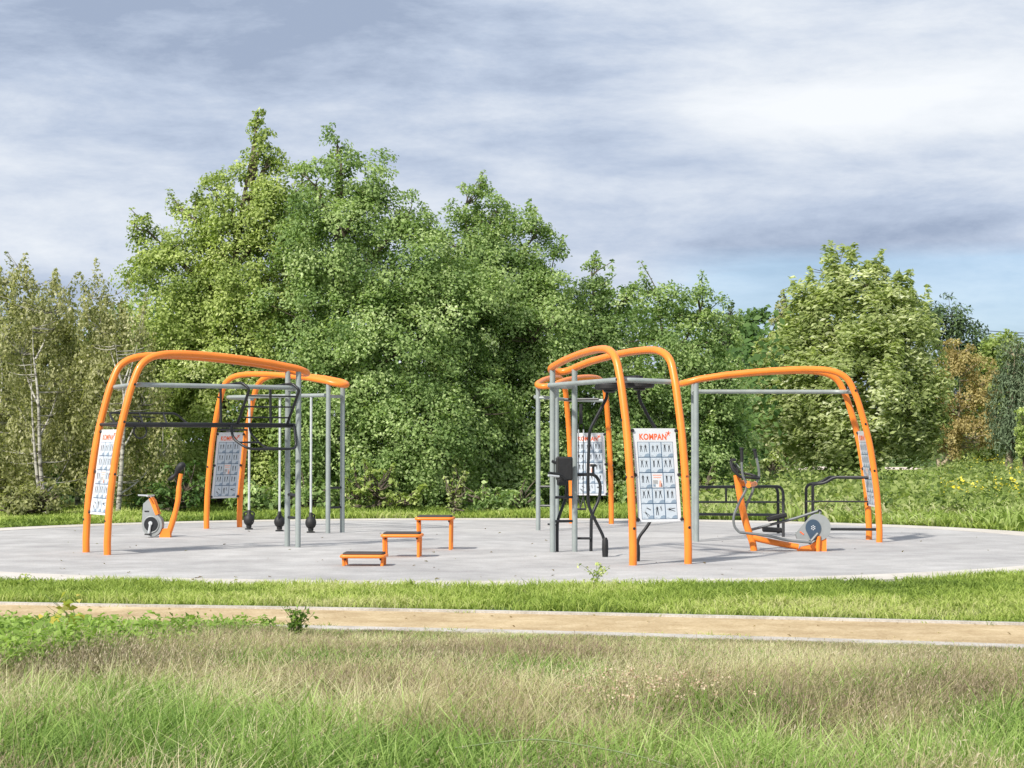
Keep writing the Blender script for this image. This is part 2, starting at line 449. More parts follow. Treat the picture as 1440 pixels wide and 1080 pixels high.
def make_frame(foot, axis, side=1, LEN=3.0, rungs=True, HS=1.0):
    fr = Frame(foot, axis)
    L_, R_ = [], []
    pr = spline([(s if s < .5 else .5+(s-.5)*(LEN-.5)/2.5, 0, z if z < 1 else 1+(z-1)*HS) for s, z in PROF[:11]], 5)
    for p in pr:
        L_.append(Vector((p.x, hw(p.x), p.z))); R_.append(Vector((p.x, -hw(p.x), p.z)))
    end = []
    s_, z_ = LEN-.05, 1+1.69*HS
    rr = hw(s_)
    for k in range(13):
        a = math.pi*k/12
        end.append(Vector((s_+.27*math.sin(a), rr*math.cos(a), z_-.07*math.sin(a))))
    path = L_+end+R_[::-1]
    MB().tube(path, .052, 'orange', 16).build('arch_tube', fr.root)
    for sg in (-1, 1):
        MB().tube([(LEN, sg*HW1*.93, 0), (LEN, sg*HW1*.93, 1+1.66*HS)], .042, 'grey', 14).build('post', fr.root)
    s2 = fprof(2.44)
    y0, y1 = side*(HW0-.04), side*(HW1*.93)
    pts = fillet([(s2+.0, -side*(HW0-.05), 2.44), (s2-.02+.06, y0*.98, 2.45), (s2+.30, y0*.90, 2.45), (LEN, y1, 2.45), (LEN-.01, -y1, 2.45)], .10, 6)
    MB().tube(fillet([(s2+.03, -side*(HW0-.05), 2.42), (s2+.04, y0, 2.44), (LEN-.02, y1+side*.06, 2.44)], [.0, .22, 0], 8), .034, 'grey', 12).build('top_rail', fr.root)
    MB().tube([(LEN, -HW1*.93, 2.42), (LEN, HW1*.93, 2.42)], .03, 'grey', 10).build('cross_rail', fr.root)
    for z in (.80, .45) if rungs else ():
        MB().tube([(LEN, -HW1*.93, z), (LEN, HW1*.93, z)], .02, 'black', 8).build('rung', fr.root)
    # heart shaped bolt caps up the legs
    for sg in (-1, 1):
        for z in (.48, 1.15, 1.90, 2.44):
            s1 = fprof(z)
            MB().disc((s1-.047, sg*HW0, z), (1, 0, -.1), .021, .022, 'black', 8).build('bolt_cap', fr.root)
            if z > .6: MB().disc((s1+.0, sg*(HW0+.05), z), (0, 1, 0), .019, .022, 'black', 8).build('bolt_cap', fr.root)
    make_board(fr)
    return fr
GRP = 'orange and grey exercise frames on the round pad'
LF = make_frame((-6.0, 27.8), (.83, .56), -1, 3.17, HS=1.03)
tag(LF.root, 'large orange arch frame at the front left with a black pull-up cage', 'exercise frame', GRP)
RL = make_frame((-5.42, 36.1), (.76, -.65), -1)
tag(RL.root, 'orange arch frame at the back left with three weights on bright poles', 'exercise frame', GRP)
CF = make_frame((1.955, 25.3), (-.38, .925), 1, 3.15, HS=1.015)
tag(CF.root, 'nearest orange arch frame with dark discs and swinging levers', 'exercise frame', GRP)
RC = make_frame((1.57, 38.0), (-.30, -.954), -1, 3.08)
tag(RC.root, 'orange arch frame at the back, seen behind the dark levers', 'exercise frame', GRP)
RI = make_frame((5.90, 31.35), (-.993, -.02), -1, 2.92, False, .965)
tag(RI.root, 'wide orange arch frame on the right with black dip bars at both ends', 'exercise frame', GRP)

# --- front left: main bar, pull-up loop, climbing cage, low handles
fr = LF.root
zb = 1.865
mb = MB(); mb.tube([(.20, HW0-.04, zb), (.20, -HW0+.04, zb)], .028, 'black', 10)
mb.tube([(.20, 0, zb), (3.17, -.02, zb)], .036, 'black', 12)
mb.tube([(3.17, -.18, zb), (3.17, .18, zb)], .03, 'black', 10); mb.build('pull_up_bar', fr)
mb = MB()
pts = fillet([(.30, .05, zb), (.28, .28, 2.04), (1.35, .28, 2.04), (1.52, .22, zb+.01), (1.50, .03, zb)], .08, 6)
mb.tube(pts, .016, 'black', 8)
for s_ in (.72, 1.1): mb.tube([(s_, .02, zb), (s_+.04, .28, 2.04)], .013, 'black', 8)
mb.tube([(.55, .02, zb+.12), (.75, .02, zb), (.9, .02, zb+.11), (.55, .02, zb+.12)], .012, 'black', 6)
mb.build('upper_grip_loop', fr)
mb = MB(); c = Vector((.66, 0, zb-.10))
mb.tube([c+Vector((.1*math.cos(t*math.pi/8), 0, .1*math.sin(t*math.pi/8))) for t in range(16)], .013, 'black', 8, closed=True)
mb.build('hanging_ring', fr)
def loopat(sc, dz=0, name='cage_loop'):
    k = MB()
    k.tube(fillet([(sc-.15, .20, zb-.02), (sc-.15, .22, 2.46), (sc-.05, -.32, 2.50), (sc+.02, -.42, 2.40), (sc+.02, 0, zb)], [0, .08, .06, .05, 0], 6), .021, 'black', 10)
    k.tube([(sc-.15, .20, zb-.02), (sc-.15, 0, zb)], .018, 'black', 8)
    k.build(name, fr)
loopat(2.20); loopat(3.04)
for t in (.18, .48, .78):
    a = Vector((2.22, -.40*(1-t), 2.40*(1-t)+zb*t)); b = Vector((3.06, -.40*(1-t), 2.40*(1-t)+zb*t))
    MB().tube([a, b], .012, 'black', 8).build('cage_rung', fr)
mb = MB()
mb.tube(fillet([(2.1, -.06, zb), (2.1, -.10, zb-.2), (2.23, -.35, zb-.36), (2.95, -.35, zb-.36), (3.1, -.25, zb-.34), (3.1, -.17, zb)], .12, 6), .02, 'black', 10)
mb.tube(fillet([(2.45, .05, zb), (2.47, .05, zb-.12), (2.63, -.1, zb-.34), (3.0, -.3, zb-.36)], .1, 6), .016, 'black', 8)
mb.tube([(2.17, -.2, zb-.26), (2.56, -.08, zb-.26)], .014, 'black', 8)
mb.build('lower_grip_loop', fr)

# --- back left: three bells on poles
for i, (px, py) in enumerate(((350, 746.5), (393, 749), (437, 751))):
    p = RL.G(px, py); p.z = 0
    pole = MB(); pole.tube([(p.x, p.y, .05), (p.x, p.y, 2.42)], .022, 'chrome', 12); pole.disc((p.x, p.y, .012), (0, 0, 1), .075, .024, 'black', 16)
    pole.tube([(p.x, p.y, 2.42), (p.x, max(-hw(p.x)*.8, min(0, p.y)), 2.44)], .018, 'grey', 8)
    po = pole.build('guide_pole', fr if False else RL.root)
    k = MB()
    k.lathe((p.x, p.y, .03), [(.045, 0), (.05, .02), (.05, .05), (.075, .07), (.095, .11), (.10, .15), (.09, .20), (.06, .235), (.04, .26), (.036, .31), (.026, .33)], 'rubber', 20)
    ang = (.2, 1.55, .9)[i]
    dx, dy = math.cos(ang-RL.yaw), math.sin(ang-RL.yaw)
    kb = k.build('kettlebell', RL.root)
    for sg in (-1, 1) if i != 2 else (1,):
        h = MB()
        h.tube(fillet([(p.x+dx*sg*.08, p.y+dy*sg*.08, .20), (p.x+dx*sg*.10, p.y+dy*sg*.10, .32), (p.x+dx*sg*.02, p.y+dy*sg*.02, .33)], .06, 5), .014, 'rubber', 8)
        h.build('grip', kb)
mb = MB(); q = RL.L(324, 612, 36.6); mb.box(q, (.12, .14, .20), 'rubber', bev=.02); mb.tube([q, (q.x, q.y, 1.95)], .02, 'black', 8)
mb.tube([(fprof(1.84)+.03, -HW0+.04, 1.84), (fprof(1.84)+.03, HW0-.04, 1.84)], .02, 'black', 8); mb.build('cable_box', RL.root)

# --- nearest frame: discs, levers, knee-raise station
fr = CF.root; L = CF.L
def hub(px, py, Y, name='swivel_disc'):
    c = L(px, py, Y); k = MB()
    k.disc(c, (0, 0, 1), .205, .085, 'rubber', 28, .25); k.disc(c+Vector((0, 0, .06)), (0, 0, 1), .15, .05, 'rubber', 24, .3)
    k.disc(c-Vector((0, 0, .05)), (0, 0, 1), .085, .06, 'black', 16, .3)
    k.tube([c, c+Vector((0, 0, .12))], .05, 'black', 12)
    return c, k.build(name, fr)
h1, o1 = hub(857, 544, 26.8); h2, o2 = hub(899, 541, 26.0)
mb = MB(); mb.tube([h1+Vector((0, 0, .10)), h2+Vector((0, 0, .10))], .03, 'black', 10); mb.tube([h1+Vector((0, 0, .10)), (h1.x, hw(h1.x)*.9, 2.44)], .025, 'black', 8)
mb.build('disc_bracket', fr)
def lever(pts, Y, name='swing_lever'):
    P = [L(a, b, Y) for a, b in pts]
    k = MB(); k.tube(fillet(P, .08, 5), .022, 'black', 10)
    o = k.build(name, fr)
    e = P[-1]; f_ = MB()
    f_.tube([e+Vector((0, 0, .16)), e+Vector((0, 0, .12)), e, e-Vector((0, 0, .11))], [.026, .042, .046, .04], 'rubber', 12)
    f_.disc(e-Vector((0, 0, .125)), (0, 0, 1), .05, .03, 'lgrey', 12); f_.build('foot_grip', o)
lever([(854, 550), (853, 560), (829, 605), (827, 660), (827, 708), (832, 722), (849, 755), (851, 772)], 26.95)
lever([(898, 549), (899, 562), (911, 585), (924, 606), (932, 650), (930, 700), (912, 738), (897, 757), (895.5, 780)], 26.0)
# knee raise station
Ys = 28.35
mb = MB()
mb.tube(fillet([L(797, 676, Ys-.1), L(797, 692, Ys), L(795, 702, Ys), L(783.5, 733, Ys-.1), CF.G(783.6, 778.2)], .1, 6), .023, 'black', 10)
mb.build('station_leg', fr); mb = MB()
mb.tube(fillet([L(799, 668, Ys), L(837, 667, Ys+.1), L(844.5, 680, Ys+.1), L(843.5, 700, Ys+.1), L(831.5, 725, Ys+.05), CF.G(831, 777.4)], .1, 6), .024, 'black', 10)
mb.build('station_leg', fr)
for (xa, xb, y) in ((806, 831, 757),):
    MB().tube([L(xa, y, Ys), L(xb, y, Ys)], .018, 'black', 8).build('step_bar', fr)
mb = MB(); c = L(793.5, 659, Ys-.25); mb.box(c, (.055, .25, .35), 'navy' if False else 'rubber', Matrix.Rotation(-.25, 3, 'Z'), bev=.025)
mb.box(L(790, 678, Ys-.3), (.08, .14, .10), 'rubber', None, .02); mb.build('back_pad', fr)
mb = MB()
mb.tube(fillet([L(772, 665, Ys-.55), L(776, 665.5, Ys-.5), L(788, 667, Ys-.45), L(794, 675, Ys-.3)], .06, 5), .02, 'black', 10)
mb.build('arm_rest', fr)
MB().tube([L(771, 668.5, Ys-.6), L(786, 670, Ys-.5)], .016, 'chrome', 8).build('arm_rest', fr)
MB().tube([L(776, 648, Ys-.25), L(788, 654, Ys-.25)], .02, 'black', 8).build('pad_bracket', fr)
MB().tube([L(770, 737, Ys-.1), L(784, 738.5, Ys-.1)], .014, 'black', 8).build('foot_peg', fr)
mb = MB(); mb.tube([L(834, 667, Ys), L(834, 656, Ys)], .018, 'black', 8); mb.disc(L(834, 654.5, Ys), (0, 0, 1), .045, .04, 'rubber', 12); mb.build('hand_knob', fr)

# --- back frame: suspension straps
mb = MB(); s2 = fprof(2.44)
q1, q2 = RC.L(813.5, 600, 37.2), RC.L(820, 600, 37.2)
top = Vector((q1.x, 0, 2.44))
mb.tube([(q1.x, -hw(q1.x), 2.44), (q1.x, hw(q1.x), 2.44)], .025, 'black', 8)
mb.tube([RC.L(817, 568, 37.2), RC.L(817, 596, 37.2)], .035, 'rubber', 8); mb.build('strap_bracket', RC.root)
for x0, x1 in ((813.5, 813), (820.5, 820)):
    o = MB().tube([RC.L(x0, 596, 37.2), RC.L(x1, 700, 37.2)], .009, 'rubber', 6).build('strap', RC.root)
    k = MB(); k.tube([RC.L(x0, 604, 37.2), RC.L(x0, 613, 37.2)], .014, 'chrome', 8); k.build('strap_buckle', o)
    k = MB(); a, b, c = RC.L(x1, 699, 37.2), RC.L(x1-4, 716, 37.1), RC.L(x1+4, 716, 37.1)
    k.tube([a, b], .014, 'rubber', 6); k.tube([a, c], .014, 'rubber', 6); k.tube([b, c], .02, 'rubber', 8); k.build('strap_handle', o)

# --- right frame: dip bars
fr = RI.root; L = RI.L
def rail(pts, r, name='dip_bar', fil=.10):
    MB().tube(fillet(pts, fil, 6), r, 'black', 10).build(name, fr)
rail([L(978, 685, 31.6), L(1101.5, 684, 32.9), RI.G(1101.5, 757)], .026, fil=.17)
rail([L(974, 685, 31.9), L(1094, 684, 33.9), RI.G(1094.5, 752)], .026, fil=.17)
rail([L(976, 706, 31.8), L(1094, 706, 33.9)], .018, 'dip_rung'); rail([L(976, 723, 31.8), L(1094, 724, 33.9)], .024, 'dip_rung')
rail([L(1094, 706, 33.9), L(1101, 706, 32.9)], .014, 'dip_rung')
rail([L(1021, 685, 32.3), L(1021, 705, 32.6)], .018, 'dip_rung')
rail([L(1229, 671.5, 31.3), L(1172, 671, 31.5), L(1160, 679.5, 31.5), L(1143, 680.5, 31.6), RI.G(1143, 755)], .026, fil=.13)
rail([L(1220, 672, 31.9), L(1165, 671, 32.9), L(1154, 679, 32.9), L(1133.5, 681, 33.0), RI.G(1133.5, 753.5)], .026, fil=.13)
rail([L(1134, 705, 32.9), L(1143, 705, 31.7), L(1224, 705.5, 31.6)], .014, 'dip_rung', .02)
rail([L(1152, 744, 32.2), L(1235, 744.5, 31.4)], .024, 'foot_bar')

# ------------------------------------------------------------------ elliptical trainer
def machine(name, px, py, rz): 
    g_ = G(px, py); return empty(name, (g_.x, g_.y, GZ), rz)
et = machine('elliptical_trainer', 1106, 777, R(-3))
tag(et, 'orange and grey elliptical cross trainer with a round flywheel housing and moving handles', 'exercise machine')
def E(cx, cy, y=0): return Vector(((cx-700)/456.0, y, max((762-cy)/456.0, 0)))
MB().tube(spline([E(482, 775), E(470, 700), E(430, 580), E(402, 460), E(383, 345), E(368, 250)], 5), [.052]*26, 'orange', 14).build('upright', et)
mb = MB(); mb.tube(spline([E(450, 668), E(600, 702), E(780, 735)], 5), .045, 'orange', 12)
mb.prism([(E(770, 0).x, 0), (E(965, 0).x, 0), (E(965, 0).x, .19), (E(910, 0).x, .17), (E(860, 0).x, .09), (E(800, 0).x, .06)], -.07, .07, 'orange')
mb.tube([E(905, 775, -.09), E(912, 660, -.09)], .035, 'orange', 10); mb.tube([E(945, 775, .09), E(950, 650, .09)], .035, 'orange', 10)
mb.build('base_beam', et)
hc = E(912, 602)
pl = [(hc.x+.178*math.cos(t), hc.z+.195*math.sin(t)) for t in np.linspace(R(-95), R(140), 22)]
pl += [(E(760, 0).x, E(0, 650).z), (E(770, 0).x, E(0, 680).z)]
mb = MB(); mb.prism(pl, -.085, .085, 'lgrey', True); ho = mb.build('flywheel_housing', et)
dc = E(875, 603); pl = [(dc.x+.112*math.cos(t), dc.z+.122*math.sin(t)) for t in np.linspace(R(-40), R(220), 24)]+[(dc.x-.03, dc.z-.19), (dc.x+.02, dc.z-.19)]
mb = MB(); mb.prism(pl, -.103, -.083, 'navy'); mb.prism(pl, .083, .103, 'navy')
for dx, dz in ((0, 0), (-.022, .013), (.022, .013), (-.022, -.015), (.022, -.015), (0, .028), (0, -.03)):
    mb.disc((dc.x+dx, -.105, dc.z+dz), (0, 1, 0), .0085, .006, 'white', 8)
mb.build('cover_disc', ho)
mb = MB(); mb.box((E(800, 0).x, -.088, E(0, 640).z), (.07, .008, .016), 'red', Matrix.Rotation(R(38), 3, 'Y')); mb.build('maker_plate', ho)
mb = MB(); mb.tube([E(905, 640, -.12), E(852, 700, -.13)], .02, 'arm', 8); mb.tube([E(905, 600, .12), E(935, 500, .13)], .02, 'arm', 8)
mb.disc(E(850, 700, -.15), (0, 1, 0), .03, .05, 'black', 12); mb.disc(E(932, 498, .15), (0, 1, 0), .03, .05, 'black', 12); mb.build('crank', et)
for y, link, lev, ped in ((-.20, [(378, 633), (560, 655), (700, 685), (860, 700)], [(378, 633), (345, 590), (343, 520), (385, 420), (428, 325), (398, 235), (394, 70)], (600, 640, -3)),
                          (.20, [(455, 628), (600, 590), (760, 548), (935, 492)], [(455, 628), (425, 560), (432, 480), (470, 390), (495, 320), (525, 265), (518, 180), (495, 80)], (645, 560, 14))):
    MB().tube(spline([E(a, b, y) for a, b in link], 4), .021, 'arm', 10).build('pedal_arm', et)
    lv = MB().tube(spline([E(a, b, y*(1.0 if b > 300 else 1.15)) for a, b in lev], 5), .019, 'arm', 10).build('swing_handle', et)
    e = E(*lev[-1], y*1.15); e2 = E(*lev[-2], y*1.15)
    MB().tube([e2*.55+e*.45, e], .024, 'rubber', 10).disc(e, (0, 0, 1), .032, .03, 'rubber', 10).build('hand_grip', lv)
    mb = MB(); c = E(ped[0], ped[1]-14, y*.8); rot = Matrix.Rotation(-R(ped[2]), 3, 'Y')
    mb.box(c, (.29, .15, .03), 'rubber', rot, .012)
    for sg in (-1, 1): mb.box(c+Vector((0, sg*.075, .03)), (.28, .016, .05), 'rubber', rot, .006)
    mb.box(c+rot @ Vector((-.14, 0, .03)), (.016, .15, .05), 'rubber', rot, .006)
    mb.build('pedal', et)
mb = MB(); mb.tube([E(438, 318, -.24), E(500, 312, .24)], .038, 'orange', 12); mb.tube([E(378, 300), E(465, 315)], .045, 'orange', 12); mb.build('pivot_hub', et)
mb = MB()
mb.tube(fillet([E(322, 160, -.16), E(335, 215, -.20), E(385, 262, -.20), E(470, 268, -.17), E(515, 272, -.08), E(520, 268, .08), E(475, 250, .17), E(390, 235, .2), E(345, 190, .2), E(330, 150, .16), E(360, 148, 0), E(330, 150, -.16)], .05, 4), .021, 'rubber', 10)
mb.tube([E(385, 262, -.2), E(385, 262, .2)], .018, 'rubber', 8)
mb.build('handlebar', et)
mb = MB(); mb.box(E(362, 200), (.16, .17, .035), 'rubber', Matrix.Rotation(R(50), 3, 'Y'), .012); mb.box(E(370, 192)+Vector((.01, 0, .01)), (.10, .10, .012), 'lgrey', Matrix.Rotation(R(50), 3, 'Y')); mb.build('console', et)

# ------------------------------------------------------------------ spinning bike
bk = machine('exercise_bike', 231, 757.5, R(-6))
tag(bk, 'orange exercise bike with grey pedal housing and tall curved seat post behind the left frame', 'exercise bike')
def B(cx, cy, y=0): return Vector(((cx-700)/450.0, y, max((868-cy)/450.0, 0)))
mb = MB()
mb.tube(spline([B(722, 868), B(748, 800), B(782, 690), B(806, 580), B(814, 470), B(828, 385)], 5), [.05]*10+[.045]*10+[.036]*6, 'orange', 14)
mb.build('seat_post', bk)
MB().prism([(B(668, 0).x, 0), (B(752, 0).x, 0), (B(748, 0).x, .17), (B(728, 0).x, .15), (B(690, 0).x, .145), (B(672, 0).x, .08)], -.05, .05, 'orange').build('foot_plate', bk)
mb = MB(); mb.tube(spline([B(725, 432), B(762, 412), B(790, 385), B(812, 345), B(838, 322), B(862, 330)], 4), [.012, .02, .028, .035, .038, .034, .03, .03, .035, .042, .05, .056, .06, .062, .064, .064, .06, .055, .045, .03, .015], 'rubber', 12)
for v in range(len(mb.v)):
    pass
mb.build('saddle', bk)
hc = B(612, 772)
pl = [(hc.x+.175*math.cos(t), hc.z+.20*math.sin(t)) for t in np.linspace(R(-178), R(35), 22)]
pl += [(B(655, 0).x, B(0, 700).z), (B(625, 0).x, B(0, 610).z), (B(603, 0).x, B(0, 568).z), (B(590, 0).x, B(0, 572).z), (B(543, 0).x, B(0, 612).z), (B(536, 0).x, B(0, 700).z)]
mb = MB(); mb.prism(pl, -.07, .07, 'lgrey', True); ho = mb.build('pedal_housing', bk)
MB().prism([(B(588, 0).x, B(0, 575).z), (B(606, 0).x, B(0, 562).z), (B(628, 0).x, B(0, 590).z), (B(664, 0).x, B(0, 690).z), (B(640, 0).x, B(0, 700).z)], -.078, .078, 'orange').build('front_cover', bk)
mb = MB(); c = B(607, 770, -.074)
mb.tube([c+Vector((.13*math.cos(t*math.pi/14), 0, .135*math.sin(t*math.pi/14))) for t in range(28)], .012, 'lgrey', 8, closed=True)
mb.disc(c, (0, 1, 0), .118, .024, 'black', 24); mb.build('crank_disc', ho)
mb = MB(); mb.box((B(572, 0).x, -.073, B(0, 670).z), (.08, .008, .022), 'black', bev=.003); mb.build('maker_plate', ho)
for y, a, b in ((-.10, (605, 760), (592, 838)), (.10, (605, 760), (618, 690))):
    mb = MB(); mb.tube([B(*a, y), B(*b, y)], .022, 'chrome', 10); mb.disc(B(*a, y), (0, 1, 0), .035, .03, 'chrome', 14)
    o = mb.build('crank_arm', bk); p = B(*b, y*1.7)
    MB().box(p+Vector((0, 0, -.01)), (.09, .08, .022), 'rubber', bev=.008).build('pedal', o)
mb = MB(); mb.tube(fillet([B(598, 575), B(590, 552), B(500, 548, -.05)], .04, 5), .014, 'chrome', 8)
mb.tube([B(590, 552, -.2), B(590, 552, .2)], .014, 'chrome', 8); mb.build('handlebar', bk)

# ------------------------------------------------------------------ step boxes
def step(px, py, w, h, label, rz):
    g_ = G(px, py); r_ = empty('step_box', (g_.x, g_.y+.2, GZ), rz)
    tag(r_, label, 'step', 'three orange steps of rising height')
    d = .38; x, y = w/2, d/2
    mb = MB(); lp = fillet([(x, 0, h-.045), (x, y, h-.045), (-x, y, h-.045), (-x, -y, h-.045), (x, -y, h-.045), (x, -.001, h-.045)], .06, 5)
    mb.tube(lp[:-1], .024, 'orange', 10, closed=True); mb.box((0, 0, h-.045), (w-.03, d-.03, .012), 'orange', bev=.003)
    mb.build('rim', r_)
    MB().box((0, 0, h-.014), (w-.035, d-.02, .034), 'brown_pad', bev=.016).build('tread', r_)
    for sx in (-1, 1):
        for sy in (-1, 1):
            mb = MB(); mb.tube([(sx*(x-.025), sy*(y-.07), h-.05), (sx*(x-.03), sy*(y-.07), 0)], .023, 'orange', 10)
            mb.build('leg', r_)
        if h > .1:
            mb = MB(); mb.prism([(sx*(x-.02), h-.05), (sx*(x-.02), h-.12), (sx*(x-.09), h-.05)], -y+.055, -y+.065, 'orange')
            mb.disc((sx*(x-.05), -y+.05, h-.085), (0, 1, 0), .013, .012, 'black', 8)
            mb.build('gusset', r_)
    return r_
step(510.5, 799, .56, .17, 'lowest orange step with a dark rubber tread, nearest the camera', R(-3))
step(564.5, 786.5, .54, .345, 'middle height orange step between the low and the tall one', R(-3))
step(611, 776, .54, .51, 'tallest orange step with a thin dark tread and long legs', R(-3))

# ------------------------------------------------------------------ trees
def tree(name, label, group, base, Z, lumps, cols, leaf=.088, dens=1.0, barkm='bark', trunk=.16, shoot=0, droop=0, clump=.50, mat='leaf',
         asp=.6, up=.5, wind=0, yb=None, trunks=None, skirt=True, cat='tree', fill=.35, core=.0, branchr=.02, flat=.5, outl=1.0):
    g_ = Vector((W(base, 622, Z).x, Z, 0))
    root = empty(name, g_); tag(root, label, cat, group)
    sc = Z/F
    Cs, Ns, Ss, Ks, Ds = [], [], [], [], []
    cl_list = []
    for lp in lumps:
        cx, cy, rx, ry = lp[:4]; dy = lp[4] if len(lp) > 4 else 0
        c = W(cx, cy, Z+dy)-g_; a, b = rx*sc, ry*sc
        dd = min(a, 2.2)*.85 if a > .5 else a
        area = 4*math.pi*((a*b)**1.6/3+(a*dd)**1.6/3+(b*dd)**1.6/3)**(1/1.6)
        ncl = max(8, int(area*4.2*dens*(.36/(clump*clump*2))))
        for _ in range(ncl):
            v = Vector(rng.normal(size=3)).normalized(); rr = (rng.uniform(.72, 1.03) if rng.random() > fill else rng.uniform(.25, .8))
            # lobed outline
            wob_ = 1+.20*outl*(mnoise.noise(Vector((v.x*2.2+cx, v.y*2.2+cy, v.z*2.2)))*1.3)
            p = c+Vector((v.x*a, v.y*dd, v.z*b))*rr*wob_
            if p.z < .12: continue
            cl_list.append((p, Vector((v.x/a, v.y/dd, v.z/b)).normalized(), clump*rng.uniform(.55, 1.35)*(1 if a > .9 else min(.8, .25+a*.55))))
        for k in range(int(shoot*max(1, a*2))):         # upright shoots on the crown top
            v = Vector((rng.uniform(-.85, .85), rng.uniform(-.6, .6), 0)); zt = math.sqrt(max(0, 1-v.x**2-v.y**2))
            p0 = c+Vector((v.x*a, v.y*dd, zt*b)); ln = rng.uniform(.2, .6)
            for t in np.linspace(-.3, 1, 6):
                cl_list.append((p0+Vector((v.x*.2*t, 0, ln*t)), Vector((0, 0, 1)), clump*.5*(1-.6*t)))
    for p, nn_, cr in cl_list:
        m = int(max(8, 62*(cr/.4)**2*(.13/leaf)**1.6*1.2))
        off = rng.normal(size=(m, 3)); off = off/np.maximum(np.linalg.norm(off, axis=1, keepdims=True), .01)*(rng.random((m, 1))**.5)*cr
        out = np.array(nn_)*.6+np.array((0, 0, up)); out /= np.linalg.norm(out)
        along = off@out; off = off-np.outer(along*(1-flat), out)
        if droop: off[:, 2] = off[:, 2]*1.8-droop*rng.random(m)*cr
        Cs.append(np.array(p)+off)
        Ns.append(rng.normal(size=(m, 3))*.55+out*.9+off/cr*.4)
        Ss.append(leaf*rng.uniform(.6, 1.35, m))
        kk = rng.normal(.5, .17)
        Ks.append(np.clip(kk+rng.normal(0, .11, m), 0, 1))
        if wind:
            d = rng.normal(size=(m, 3))*.5+np.array((1, 0, .15))*wind; Ds.append(d)
        elif droop: Ds.append(rng.normal(size=(m, 3))*.5+np.array((0, 0, -1)))
    C = np.concatenate(Cs); K = np.concatenate(Ks)
    ok = C[:, 2] > .04
    col = pal(cols, K)
    col *= (1+rng.normal(0, .10, (len(C), 1)))
    C, Nn, Sz = C[ok], np.concatenate(Ns)[ok], np.concatenate(Ss)[ok]
    D = np.concatenate(Ds)[ok] if Ds else None
    leafcloud('crown', C, Sz, Nn, np.clip(col[ok], 0.004, 1), M[mat], root, asp, D)
    # trunk and limbs
    mb = MB(); tops = sorted([W(l[0], l[1], Z+(l[4] if len(l) > 4 else 0))-g_ for l in lumps], key=lambda q: q.z)
    hi = tops[-1]
    if trunks: trunks = [[(a_, b_-(.75 if barkm == 'birchbark' else 0), c_) for a_, b_, c_ in t_] for t_ in trunks]
    if trunks is None: trunks = [[(0, 0, 0), (hi.x*.15, 0, hi.z*.35), (hi.x*.6, hi.y*.5, hi.z*.7), (hi.x, hi.y, hi.z)]]
    for tr in trunks:
        P = spline([Vector(t)+Vector((rng.normal()*.05, rng.normal()*.05, 0)) if i else Vector(t) for i, t in enumerate(tr)], 5)
        k = len(P); mb.tube(P, [trunk*((1-i/(k-1))**1.15*.93+.07) for i in range(k)], barkm, 9)
    tk = mb.build('trunk', root)
    mb = MB(); T0 = spline(trunks[0], 8)
    for q in tops[:-1]:
        j = min(T0, key=lambda t_: abs(t_.z-max(.5, q.z-1.0-.3*abs(q.x-t_.x))))
        P = spline([j, (j+q)/2+Vector((0, 0, -.12)), q], 5); k = len(P)
        mb.tube(P, [trunk*.42*(1-.75*i/(k-1)) for i in range(k)], barkm, 7)
    sel = rng.choice(len(cl_list), min(len(cl_list), 130), replace=False)
    for i in sel:
        p = cl_list[i][0]; q = min(tops+T0, key=lambda t_: (t_-p).length+ (2 if t_.z > p.z else 0))
        if (q-p).length > 3: continue
        P = spline([q, (q+p)/2+Vector((rng.normal()*.08, rng.normal()*.08, -.05)), p], 3)
        mb.tube(P, [branchr*(1-.6*i/(len(P)-1)) for i in range(len(P))], barkm, 5, cap=False)
    if mb.v: mb.build('branches', root)
    return root
OAK = [(.07, .125, .04), (.175, .265, .09), (.285, .39, .145), (.43, .53, .23), (.64, .72, .42)]
OAKY = [(.09, .135, .035), (.22, .29, .085), (.35, .43, .135), (.50, .57, .21), (.68, .72, .38)]
OAKD = [(.05, .10, .035), (.10, .18, .055), (.155, .25, .08), (.23, .33, .11)]
BIR = [(.15, .17, .075), (.26, .275, .12), (.37, .375, .18), (.50, .49, .28), (.66, .63, .44)]
MAP = [(.12, .16, .05), (.24, .30, .10), (.40, .46, .19), (.58, .62, .34), (.82, .84, .62)]
RUST = [(.26, .20, .08), (.38, .305, .13), (.50, .42, .19), (.62, .54, .28)]
PINE = [(.03, .055, .022), (.06, .10, .038), (.10, .155, .06), (.15, .21, .085)]
SPR = [(.045, .07, .035), (.09, .13, .065), (.15, .20, .11), (.24, .30, .18)]
G1 = 'leafy trees standing in a row behind the pad'
tree('oak_tree', 'big oak with a tall thin leafy spike, left of the tallest crown', G1, 300, 47,
     [(366, 162, 8, 11), (361, 176, 10, 11), (370, 190, 12, 12), (366, 205, 15, 14), (380, 218, 22, 16), (368, 240, 34, 26), (215, 365, 48, 50), (275, 310, 45, 42), (325, 280, 48, 45), (385, 290, 55, 55), (250, 430, 85, 85), (350, 400, 95, 95), (230, 530, 80, 90), (330, 530, 95, 100, -.5), (300, 650, 100, 75, -.3), (395, 640, 70, 75, -.6), (208, 325, 24, 26), (300, 268, 30, 24), (420, 350, 50, 60, .6)], OAKY, shoot=.8, trunk=.22)
